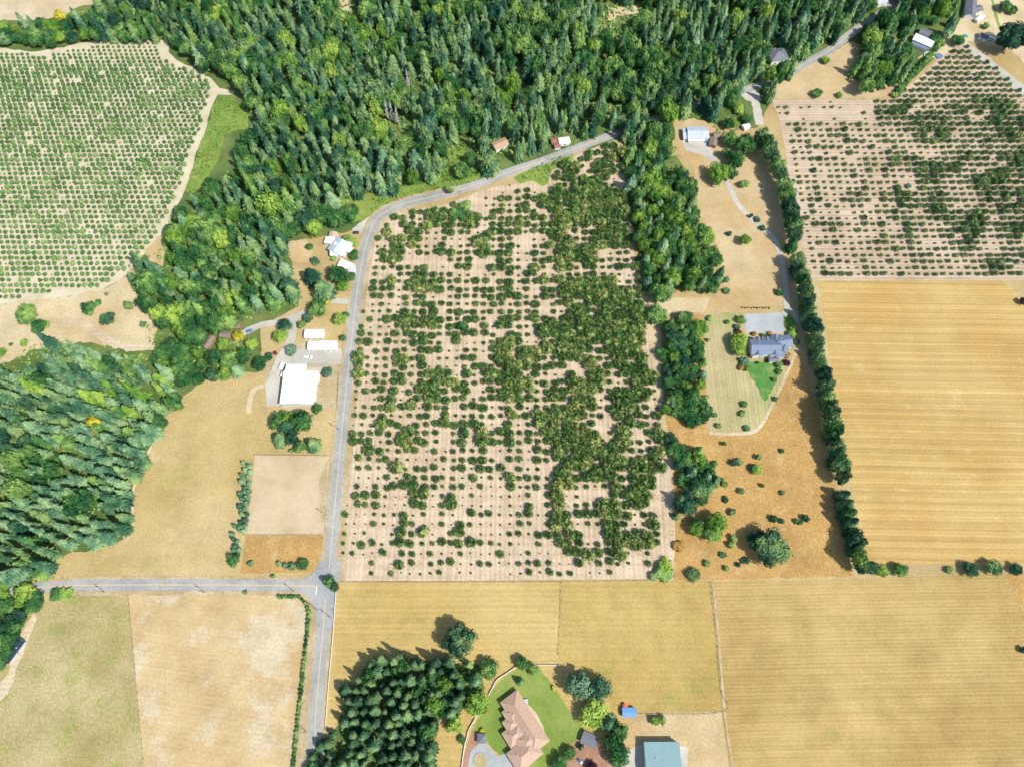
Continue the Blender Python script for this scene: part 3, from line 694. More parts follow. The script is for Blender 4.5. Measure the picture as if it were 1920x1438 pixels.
house('metal_barn', 1244, 1432, 'big blue green metal barn with dark ridge line at bottom edge', 'barn', [
    (0, 8, 18.6, 25, 0, 5.6, 1.8, 'roof_green', dict(wins=4))], 5.6)
house('animal_shelter', 1180, 1335, 'small bright blue roofed shelter on dry grass above the green barn', 'shed', [(0, 0, 7.2, 4.2, 0, 2.6, .35, 'roof_blue', dict(wins=1, ridge=False))])
house('lean_to', 1105, 1386, 'grey shed half hidden by trees beside the garden bed', 'shed', [(0, 0, 8, 5.5, -25, 2.8, .6, 'roof_grey2', dict(wins=1))])
house('dark_shed', 24, 1219, 'long dark blue black shed at the left edge of the dry pasture', 'shed', [(0, 0, 12.8, 5.0, 62, 3.2, .5, 'roof_black', dict(wins=1, ridge=False, wall='wall_grey'))])
house('white_roof_house', 1732, 74, 'long white roof house beside tall trees at upper right', 'house', [
    (0, 2, 15.5, 7.5, -32, 3.4, 1.4, 'roof_white', dict(wins=3)), (4, -13, 9, 7, -32, 3.4, 1.2, 'roof_grey2', dict(wins=1)), (-8, 12, 12, 2.6, -32, 2.6, .3, 'roof_grey', dict(wins=0, ridge=False))], 3.4)
house('grey_house', 1822, 20, 'grey gabled house at top edge right of the woods', 'house', [(-2, 0, 12, 8, 75, 4.0, 2.0, 'roof_grey2', {}), (10, -3, 8, 6, 20, 3.4, 1.2, 'roof_grey2', dict(wins=1)), (0, -18, 9, 8, 75, 4, 1.8, 'roof_grey2', {})], 4)
house('white_shed', 1838, 34, 'narrow white shed strung along the drive by grey gabled house', 'shed', [(0, 0, 9, 3, 38, 2.6, .4, 'roof_white', dict(wins=1))])
house('small_cabin', 1845, 68, 'small grey roof cabin in shade left of white and blue van', 'cabin', [(0, 0, 6, 5, -35, 2.8, .9, 'roof_grey2', dict(wins=1))])
house('wood_house', 1459, 103, 'grey hip roof house nearly lost among the woods', 'house', [(0, 0, 14, 12, 10, 4.2, 3.0, 'roof_grey2', dict(style='hip', wins=2))], 4)
house('pale_cabin', 1652, 1, 'pale grey roof peeking out of the woods at the top edge', 'cabin', [(0, 0, 9, 7, 20, 3.2, 1.2, 'roof_palegrey', dict(wins=1))])
house('roadside_cabin', 1060, 263, 'white roof cabin under trees beside the upper road', 'cabin', [(-2, 1, 8, 5.5, 10, 3, .8, 'roof_white', dict(wins=1))])
house('rusty_shed', 1042, 268, 'rusty red roof shed left of the white roadside cabin', 'shed', [(-3, -4, 4, 4, 10, 2.8, .5, 'roof_red', dict(wins=0, ridge=False)), (3, 5, 4.2, 4, 10, 2.8, .5, 'roof_red', dict(wins=0, ridge=False))])
house('hidden_house', 938, 270, 'pinkish tan roof showing between trees above the road', 'house', [(0, 0, 11, 7, 30, 3.4, 1.2, 'roof_tan', dict(wins=1))])
house('forest_cabin', 972, 144, 'thin grey roof in a dark gap of the upper woods', 'cabin', [(0, 0, 8, 5, 0, 3, 1, 'roof_grey2', dict(wins=1))])
house('brown_cabin', 391, 641, 'narrow brown roof between bright green trees left of farm lane', 'cabin', [(0, 0, 9, 4, 65, 3, .7, 'roof_brown', dict(wins=1, wall='wall_red'))])
house('brown_cottage', 422, 624, 'brown roofed cottage at the end of the farm lane', 'cabin', [(0, 4, 7, 4.5, 0, 3, .8, 'roof_brown', dict(wins=1, wall='wall_red')), (18, -14, 7, 4, 0, 3, .8, 'roof_brown', dict(wins=1, wall='wall_red'))])

# ---------------------------------------------------------------- vehicles
def car(name, px, py, ang, paint, label, cat, L=4.5, W=1.85, van=False, trailer=False):
    c = P(px, py, 1.0); o = empty(name, (c.x, c.y, 0), R(ang)); tag(o, label, cat)
    l, w = L / 2, W / 2
    prof = [(-l, .35), (-l, .95), (-l + .15, 1.05), (l - 1.1, 1.0), (l - .1, .8), (l, .6), (l, .35)] if not trailer else [(-l, .5), (-l, 2.3), (-l + .3, 2.5), (l - .3, 2.5), (l, 2.2), (l, .5)]
    V = [(x, -w, z) for x, z in prof] + [(x, w, z) for x, z in prof]; n = len(prof)
    Fc = [list(range(n - 1, -1, -1)), list(range(n, 2 * n))] + [(i, (i + 1) % n, n + (i + 1) % n, n + i) for i in range(n)]
    body = mesh_obj('body', V, Fc, M[paint], parent=o)
    bv = body.modifiers.new('bevel', 'BEVEL'); bv.width = .08; bv.segments = 2
    if not trailer:
        x0, x1, zt = (-l + .05, l - 1.2, 2.0) if van else (-l + .5, l - 1.35, 1.5)
        cb = [(x0, 1.0), (x0 + .35, zt), (x1 - .55, zt), (x1, 1.0)]
        V = [(x, -w + (.06 if z < 1.2 else .2), z) for x, z in cb] + [(x, w - (.06 if z < 1.2 else .2), z) for x, z in cb]
        mesh_obj('window', V, [(3, 2, 1, 0), (4, 5, 6, 7), (0, 1, 5, 4), (2, 3, 7, 6), (1, 2, 6, 5)], M['glass'], parent=o)
        V, Fc = boxv(x0 + .38, x1 - .58, -w + .21, w - .21, zt + .002, zt + .05); mesh_obj('cabin_roof', V, Fc, M[paint], parent=o)
    for sx in ((-1, 1) if not trailer else (0,)):
        for sy in (-1, 1):
            q = QB(); tube_q(q, (sx * (l - .85), sy * (w - .2), .33), (sx * (l - .85), sy * (w + .01), .33), .33, .33, 0, 12)
            V, Q, mi = q.out(); VV = [tuple(v) for v in V]; QQ = [tuple(int(i) for i in f) for f in Q] + [tuple(range(11, -1, -1)), tuple(range(12, 24))]
            mesh_obj('wheel', VV, QQ, M['tyre'], parent=o)
    return o
car('parked_car', 667, 436, 180, 'car_black', 'black car parked on the gravel drive by the road bend', 'car')
car('pickup_truck', 577, 670, 0, 'car_white', 'white pickup parked in the farm yard above the big barn', 'truck', 5.8, 2.0)
car('parked_car', 467, 620, 20, 'car_blue', 'blue car parked on the farm lane near brown roofs', 'car')
car('parked_car', 1311, 265, 10, 'car_white', 'pale car parked below the pale metal roof house', 'car')
car('parked_car', 1324, 263, 80, 'car_blue', 'blue car beside the pale car in the wood clearing yard', 'car')
car('camper_van', 1860, 73, -25, 'car_white', 'white and blue van in shade of the big dark tree', 'van', 6.5, 2.3, van=True)
car('parked_car', 1812, 67, -20, 'car_teal', 'teal car at the upper right drive junction', 'car')
car('garden_tractor', 1088, 1427, -40, 'car_blue', 'small blue garden tractor on the brown garden bed', 'tractor', 3.2, 1.5)
car('travel_trailer', 529, 687, 75, 'car_white', 'white travel trailer left of the big white barn', 'trailer', 5.2, 2.4, trailer=True)
car('stock_trailer', 531, 703, 75, 'car_white', 'smaller white trailer touching the big barn corner', 'trailer', 3.6, 2.2, trailer=True)
# swimming pool / trampoline things at the white roof house
def disc(name, px, py, r, h, mat, label, cat, n=20, rim=None):
    c = P(px, py, h); o = empty(name, (c.x, c.y, 0)); tag(o, label, cat)
    V = [(r * math.cos(6.283 * i / n), r * math.sin(6.283 * i / n), z) for z in (0.0, h) for i in range(n)]
    mesh_obj('shell', V, [(i, (i + 1) % n, n + (i + 1) % n, n + i) for i in range(n)] + [tuple(range(n, 2 * n))], M[mat], parent=o)
    if rim:
        V = [(rr * math.cos(6.283 * i / n), rr * math.sin(6.283 * i / n), z) for rr, z in ((r + .15, 0), (r + .15, h + .12), (r - .25, h + .12)) for i in range(n)]
        mesh_obj('rim', V, [(k * n + i, k * n + (i + 1) % n, (k + 1) * n + (i + 1) % n, (k + 1) * n + i) for k in (0, 1) for i in range(n)], M[rim], parent=o)
    return o
disc('garden_pool', 1739, 104, 2.6, .9, 'car_teal', 'small round teal pool on dry grass south of white roof house', 'pool', rim='trim')
disc('trampoline', 1761, 105, 2.6, .8, 'roof_grey', 'dark round trampoline right of the teal pool', 'trampoline', rim='car_blue')
d_ = disc('planter_circle', 901, 1426, 3.9, .35, 'lawn_dry', 'round planted island in the grey courtyard at bottom', 'planter', 28, rim='stone')
def umbrella(px, py, r, label):
    c = P(px, py, 2.2); o = empty('patio_umbrella', (c.x, c.y, 0)); tag(o, label, 'umbrella')
    V = [(0, 0, 2.7)] + [(r * math.cos(.7854 * i), r * math.sin(.7854 * i), 2.1) for i in range(8)]
    mesh_obj('canopy', V + [(0, 0, 2.62)] + [(x * .98, y * .98, z - .06) for x, y, z in V[1:]], [(0, 1 + i, 1 + (i + 1) % 8) for i in range(8)] + [(9, 10 + (i + 1) % 8, 10 + i) for i in range(8)], M['redcloth'], parent=o)
    q = QB(); tube_q(q, (0, 0, 0), (0, 0, 2.6), .04, .04, 0); V, Q, mi = q.out(); mesh_obj('pole', V.tolist(), Q.tolist(), M['trim'], parent=o)
    q = QB(); tube_q(q, (0, 0, 0), (0, 0, .1), .35, .3, 0, 10); V, Q, mi = q.out(); mesh_obj('base', V.tolist(), Q.tolist() + [list(range(10, 20))], M['wall_grey'], parent=o)
umbrella(1009.5, 1407, 1.7, 'round red patio umbrella at the tan house corner')
umbrella(1172.5, 1323, 1.4, 'small red umbrella behind the bright blue roofed shelter')
# terrace of the tan house
sheet('terrace', [(975, 1315), (988, 1318), (1005, 1335), (1018, 1360), (1024, 1385), (1016, 1395), (1008, 1372), (990, 1345)], 'dirt', 0)
def box_thing(name, px, py, L, W, h, rz, mat, label, cat):
    c = P(px, py, h); o = empty(name, (c.x, c.y, 0), R(rz)); tag(o, label, cat)
    box_o('shell', (-L / 2, L / 2, -W / 2, W / 2, 0, h), mat, o)
    box_o('cover', (-L / 2 - .1, L / 2 + .1, -W / 2 - .1, W / 2 + .1, h + .003, h + .12), mat, o)
box_thing('hot_tub', 985, 1315, 2.6, 2.4, 1.0, 10, 'roof_palegrey', 'pale square hot tub at the upper end of the tan house terrace', 'hot tub')

# ---------------------------------------------------------------- fences, poles
def fence(name, px, label, mat='trim', h=1.35, step=3.2, rail_h=(.5, .9, 1.25), wd=.16):
    pts = spline([P(x, y) for x, y in px], 6); o = empty(name, pts[0]); tag(o, label, 'fence')
    b = pts[0]
    for zr in rail_h:
        V, Fc = [], []
        for i, p in enumerate(pts):
            d = (pts[min(i + 1, len(pts) - 1)] - pts[max(i - 1, 0)]).normalized(); n = Vector((-d.y, d.x, 0)) * wd / 2
            q = p - b
            V += [q - n + Vector((0, 0, zr - .09)), q + n + Vector((0, 0, zr - .09)), q + n + Vector((0, 0, zr + .09)), q - n + Vector((0, 0, zr + .09))]
        for i in range(len(pts) - 1):
            for k in range(4): Fc.append((4 * i + k, 4 * i + (k + 1) % 4, 4 * i + 4 + (k + 1) % 4, 4 * i + 4 + k))
        mesh_obj('rail', V, Fc, M[mat], parent=o)
    V, Fc = boxv(-.13, .13, -.13, .13, 0, h); pm = None; acc = 0; k = 0
    for i in range(len(pts) - 1):
        a, c = pts[i], pts[i + 1]; L = (c - a).length; t = (step - acc) if i else 0
        while t <= L and k < 98:
            if pm is None: pm = mesh_obj('post', V, Fc, M[mat], parent=o); po = pm
            else: po = link(bpy.data.objects.new('post', pm.data), o)
            po.location = a.lerp(c, t / L) - b; t += step; k += 1
        acc = L - (t - step) if t > 0 else acc + L
    return o
fence('rail_fence', [(630.5, 1108), (624, 1200), (616, 1290), (610, 1372)], 'long white rail fence along the right side of the lower road', wd=.16)
fence('rail_fence', [(968, 1249), (950, 1262), (932, 1274), (924, 1288), (916, 1303)], 'white rail fence curving above the tan house lawn', wd=.3)
fence('rail_fence', [(899, 1332), (888, 1352), (879, 1368), (875, 1385), (871, 1400), (864, 1450)], 'white rail fence left of the grey courtyard', wd=.3)
fence('wire_fence', [(1008, 1246), (1030, 1246.5), (1050, 1247)], 'thin white fence in the tree shade above the lawn', wd=.2)
fence('field_fence', [(241, 1116), (249, 1200), (259, 1310), (272, 1450)], 'dark wire fence between mottled pasture and bleached field', mat='wood_pole', h=1.2, step=5, rail_h=(1.0,), wd=.12)
fence('field_fence', [(1052, 1092), (1051, 1150), (1047, 1228)], 'short field fence between the two hay fields left of centre', mat='wood_pole', h=1.2, step=5, rail_h=(1.0,), wd=.12)
fence('field_fence', [(1332, 1092), (1342, 1180), (1351, 1290), (1353, 1335), (1160, 1337)], 'field fence turning round the green tinged hay field', mat='wood_pole', h=1.2, step=6, rail_h=(1.0,), wd=.12)
fence('paddock_fence', [(478, 853), (618, 855)], 'fence along the upper side of the bare paddock', mat='wood_pole', h=1.2, step=4, rail_h=(1.0,), wd=.15)
fence('paddock_fence', [(463, 1003), (606, 1003)], 'fence along the lower side of the bare paddock', mat='wood_pole', h=1.2, step=4, rail_h=(1.0,), wd=.15)
fence('paddock_fence', [(640, 1090), (850, 1091), (1052, 1090), (1225, 1088)], 'wire fence between the orchard and the hay fields', mat='wood_pole', h=1.1, step=8, rail_h=(.9,), wd=.12)
fence('paddock_fence', [(636, 700), (634, 730), (633, 770)], 'short roadside fence right of the big white barn', mat='wood_pole', h=1.2, step=4, rail_h=(1.0,), wd=.15)
pole_proto = []
def pole(px, py, label):
    b = P(px, py)
    if not pole_proto:
        q = QB(); tube_q(q, (0, 0, 0), (0, 0, 11), .2, .13, 0, 8); V, Q, mi = q.out(); a = mesh_obj('post', V.tolist(), Q.tolist() + [list(range(8, 16))], M['wood_pole'])
        V, Fc = boxv(-1.2, 1.2, .14, .26, 10.0, 10.2); c = mesh_obj('crossarm', V, Fc, M['wood_pole'])
        V, Fc = boxv(-.2, .2, -.55, -.2, 8.4, 9.3); e = mesh_obj('transformer', V, Fc, M['wall_grey'])
        pole_proto.extend([a.data, c.data, e.data])
        for x in (a, c, e): bpy.data.objects.remove(x)
    o = empty('utility_pole', b); tag(o, label, 'utility pole', 'utility poles along the roads')
    for n_, d in zip(('post', 'crossarm', 'transformer'), pole_proto): link(bpy.data.objects.new(n_, d), o)
    return o
pole(636, 806, 'utility pole on the left verge beside the clump of farm trees')
pole(612, 966, 'utility pole on the left verge beside the bare paddock')
pole(596, 1143, 'utility pole on the curved verge just below the road junction')
pole(621, 1157, 'utility pole right of the lower road near the white fence top')
pole(575, 1371, 'utility pole left of the lower road near the bottom edge')
pole(196, 1110, 'utility pole beside the left road, leftmost of three there')
pole(384, 1110, 'utility pole beside the left road, middle of three there')
pole(551, 1107, 'utility pole beside the left road, nearest the junction')

# ---------------------------------------------------------------- main orchard
MAP = """
.........................5.....
......................67885....
......................7778754..
....................68667754...
....................677874.....
...............5672488888866...
......556567.3355678888888875..
.....67678993.5667488888688866.
...456747775846676668888886588.
...67087466633786468886588788..
...557753634784635578868888888.
..557756576588573466888865468..
..345655.4.88377527488554568...
..45565665635346375366655446...
..5675778855665645578888885670.
..4655762.3566666556688888887..
.54453676564545566655886888865.
.66476877657745666766999999997.
.54346768566655664689999999996.
.564647655625467642688888888860
.655453667265378887898868888550
.84457565435665888866788578880.
.865656687465688748427888678870
.525655768855657884678888468873
.35582578776556766457887568885.
.25685746565664563457857468862.
.55653466734455846878875558756.
.24885556867662835858867327746.
.65567765458086755578888658657.
.57645555266565455658888887667.
.64664422646765552668887888885.
.55368456366566653568888888888.
.25553656442644765648878875788.
.52567766465252845658842684888.
.6663278257242232606824588788..
522456450540645556558877886265.
422537602527422355068824887457.
424037682058622563668887878786.
457347745756753420607863568887.
442505526225025224220787875050.
.06.276.566245525556226.564.50.
..455425550220.226565604240...."""
rows_ = [r for r in MAP.split('\n')[1:]]
SZ = {'1': .55, '2': .8, '3': 1.25, '4': 1.85, '5': 2.5, '6': 3.05, '7': 3.7, '8': 4.3, '9': 4.4}
MAINPOLY = [(634, 1086), (643, 1000), (652, 880), (664, 750), (674, 640), (691, 520), (704, 460), (710, 428), (728, 412), (768, 400), (830, 390), (900, 366), (930, 352), (955, 345), (985, 352), (1030, 345), (1034, 322), (1078, 300), (1112, 284), (1160, 268), (1172, 330), (1182, 420), (1194, 500), (1210, 590), (1228, 700), (1242, 850), (1246, 1000), (1238, 1050), (1226, 1084)]
GAPS = [(1003, 392, 9, 7), (1033, 407, 7, 7), (1085, 384, 0, 0), (1148, 412, 6, 5), (1110, 424, 7, 6), (1060, 436, 9, 6), (1020, 402, 8, 5), (1040, 318, 8, 10), (1100, 312, 10, 5), (985, 455, 14, 12), (885, 395, 14, 16), (745, 430, 12, 12), (800, 490, 40, 9),
        (900, 500, 14, 22), (1085, 700, 12, 8), (1110, 695, 8, 7), (1087, 576, 8, 5), (1125, 575, 6, 4), (1137, 802, 13, 14), (1100, 800, 6, 5), (1098, 758, 10, 7), (1143, 780, 14, 8), (1102, 867, 5, 5), (1205, 820, 12, 8), (1115, 932, 22, 10), (1098, 975, 14, 8), (1110, 1005, 16, 7), (1160, 975, 16, 8), (1190, 960, 14, 4), (1164, 922, 10, 8), (1085, 690, 14, 10), (815, 780, 12, 10), (850, 762, 12, 10)]
nut_items = []
r0 = random.Random(21)
dY = 5.86
y00 = P(900, 1075).y
k = 0
x_ref = P(696, 1075).x
row_no = 0
while True:
    Y = y00 + k * dY
    py = pix((0, Y, 0))[1]
    if py < 262: break
    k += 1; row_no += 1; seq = []
    for j in range(-30, 110):
        X = x_ref + j * 5.98
        qx, qy = pix((X, Y, 0))
        if not inside((qx, qy), MAINPOLY): continue
        ci, ri = int((qx - 640) // 20), int((qy - 250) // 20)
        ch = rows_[ri][ci] if 0 <= ri < len(rows_) and 0 <= ci < len(rows_[ri]) else '5'
        if ch in '. 0' and r0.random() < .93: continue
        if ch in '. 0': ch = '2'
        if any(((qx - gx) / ga) ** 2 + ((qy - gy) / gb) ** 2 < 1 for gx, gy, ga, gb in GAPS if ga) : continue
        rad = SZ[ch] * r0.uniform(.68, 1.22)
        if qy > 830 and ch not in '789': rad *= .88
        if ch in '45' and r0.random() < .16: rad *= .45
        if ch in '456' and r0.random() < .05: continue
        jx = .6 if rad < 2.5 else 1.25
        b = (X + r0.uniform(-jx, jx), Y + r0.uniform(-jx, jx), 0)
        seq.append([b, rad, row_no, 0])
    seq.sort(key=lambda s: s[0][0])
    for i, s in enumerate(seq): s[3] = i + 1
    nut_items += seq
def place_nut(items, name, cat, mat, group, labelf, stuffname, stufflabel, big=2.6):
    order = sorted(items, key=lambda s: -s[1] * F / (H / .95) * (1 if -150 < pix(s[0])[0] - 0 and 0 < pix(s[0])[0] < 1920 and 0 < pix(s[0])[1] < 1438 else 0))
    sel = set(id(s) for s in order[:300]); rest = []
    for s in items:
        kind = 'nutbig' if s[1] > big else 'nut'
        if id(s) in sel: bush(name, kind, mat, s[0], s[1], s[1] * 1.35 + .3, labelf(s), cat, group)
        else:
            V, Q, mi = PROTO[kind][r0.randrange(8)]; rest.append((V, Q, mi, s[0], s[1], s[1] * 1.35 + .3, r0.uniform(0, 6.28)))
    if rest: merge(stuffname, rest, stufflabel, cat, [M[mat], M['bark']])
def size_word(r): return 'tiny' if r < 1 else 'small' if r < 1.9 else 'medium' if r < 2.7 else 'big'
place_nut(nut_items, 'orchard_tree', 'tree', 'orchard', 'trees of the middle orchard',
          lambda s: '%s middle orchard tree, %s from the road in the %s row from bottom' % (size_word(s[1]), nth(s[3]), nth(s[2])),
          'orchard_planting', 'the remaining smaller trees of the big middle orchard')
for (x, y, r, m_) in ((868, 612, 4.2, 'broad'), (872, 812, 3.8, 'broad'), (750, 876, 4.6, 'orchard'), (797, 996, 4.0, 'orchard'), (1012, 795, 4.0, 'orchard'), (994, 730, 3.6, 'orchard'), (844, 358, 4.5, 'orchard')):
    bush('orchard_tree', 'shrub', m_, P(x, y, 2.5) - Vector((0, 0, 2.5)), r, r * 1.5, 'extra large full crowned orchard tree, ' + where(x, y), 'tree', 'trees of the middle orchard')
bush('shrub_mound', 'shrub', 'broad', P(862, 404), 9.0, 5, 'large bright green shrub mound inside the upper left orchard', 'shrub')
bush('shrub_mound', 'shrub', 'broad', P(872, 390), 6.0, 5, 'smaller green shrub mound touching the big one near the road', 'shrub')

# ---------------------------------------------------------------- right orchard
RIGHT = [(1450, 190), (1675, 188), (1722, 150), (1745, 135), (1790, 92), (1812, 88), (1860, 125), (1900, 158), (1935, 190), (2060, 330), (2060, 520), (1520, 520), (1508, 470), (1492, 400), (1478, 300), (1465, 230)]
from mathutils import noise as mn
items = []; y = 515.5; row_no = 0
while y > 88:
    row_no += 1; seq = []
    sx = 15.9 * (y + 2660) / (516 + 2660)
    for j in range(-10, 60):
        x = 1562 + j * sx - (516 - y) * (1562 - 960) / (516 + 2660)
        if not inside((x, y), RIGHT): continue
        bnd = 1638 + (y - 190) * .22
        nz = mn.noise(Vector((x * .018, y * .03, 3.1)))
        t = r0.random()
        if y < 186 and x > bnd - 200:
            rad = r0.uniform(1.9, 2.5)
        elif x < bnd:
            if y < 515 - 5 or True:
                rad = r0.uniform(.85, 1.85) if t < .74 else r0.uniform(2.0, 2.7)
            if y > 505: rad = r0.uniform(1.9, 2.5) if t < .6 else .9
            if y < 225 and t > .3: continue
            if t < .06: continue
        else:
            rad = 2.25 + nz * 1.6 + r0.uniform(-.5, .6) + .5 * max(0, (x - 1780) / 140)
            if t < .06: rad = .8
            if y > 455: rad -= .5
        if abs(x - 1703) < 12 and abs(y - 349) < 9: continue
        rad = max(.45, min(3.7, rad))
        b = P(x, y); b.x += r0.uniform(-.4, .4); b.y += r0.uniform(-.4, .4)
        seq.append([tuple(b), rad, row_no, 0])
    seq.sort(key=lambda s: s[0][0])
    for i, s in enumerate(seq): s[3] = i + 1
    items += seq
    y -= 10.1 + 1.6 * (y - 100) / 400
place_nut(items, 'nut_tree', 'tree', 'orchard_r', 'trees of the right orchard',
          lambda s: '%s right orchard tree, %s from left end of the %s row from bottom' % (size_word(s[1]), nth(s[3]), nth(s[2])),
          'nut_planting', 'the remaining smaller trees of the right hand orchard')

# ---------------------------------------------------------------- left orchard of round bushes
LEFTO = [(-120, 98), (0, 98), (45, 102), (90, 104), (120, 96), (170, 88), (210, 80), (285, 79), (300, 96), (312, 116), (345, 128), (380, 146), (398, 162), (392, 180), (382, 205), (374, 245), (354, 285), (348, 320), (334, 355), (316, 392), (300, 425), (283, 448), (258, 475), (240, 488), (234, 505), (218, 516), (190, 536), (120, 543), (60, 552), (30, 562), (-120, 566)]
items = []; y = 557.0; row_no = 0
def lspacing(y): return 6.9 * ((y + 1758) / 1865.0) ** 2
while y > 76:
    row_no += 1; seq = []
    sx = 9.8 * (y + 2108) / 2218.0
    for j in range(-130, 20):
        x = 960 + (j + .5 * (row_no % 2)) * sx
        if x < -60 or not inside((x, y), LEFTO): continue
        t = r0.random()
        rad = r0.uniform(1.8, 2.35) + .3 * mn.noise(Vector((x * .02, y * .02, 0)))
        if y < 125: rad *= .62 + .3 * (y - 76) / 49
        if t < .03: rad *= .45
        if t > .992: continue
        b = P(x, y, .8); b = (b.x + r0.uniform(-.25, .25), b.y + r0.uniform(-.25, .25), 0)
        seq.append([b, rad, row_no, 0])
    seq.sort(key=lambda s: -s[0][0])
    for i, s in enumerate(seq): s[3] = i + 1
    items += seq; y -= lspacing(y)
vis = lambda s: 1 if (0 < pix(s[0])[0] < 1920) else 0
order = sorted(items, key=lambda s: -(s[1] / (H / (CT - (719 - pix(s[0])[1]) / F * ST))) * vis(s))
sel = set(id(s) for s in order[:300]); rest = []
for s in items:
    if id(s) in sel:
        bush('orchard_bush', 'ball', 'bush', s[0], s[1], s[1] * 1.25, '%s round left orchard bush, %s from right end of the %s row from bottom' % ('small' if s[1] < 1.2 else 'plump', nth(s[3]), nth(s[2])), 'bush', 'bushes of the left orchard')
    else:
        V, Q, mi = PROTO['ball'][r0.randrange(5)]; rest.append((V, Q, mi, s[0], s[1], s[1] * 1.25, r0.uniform(0, 6.28)))
merge('bush_planting', rest, 'the remaining round bushes of the upper left orchard', 'bush', [M['bush'], M['bark']])

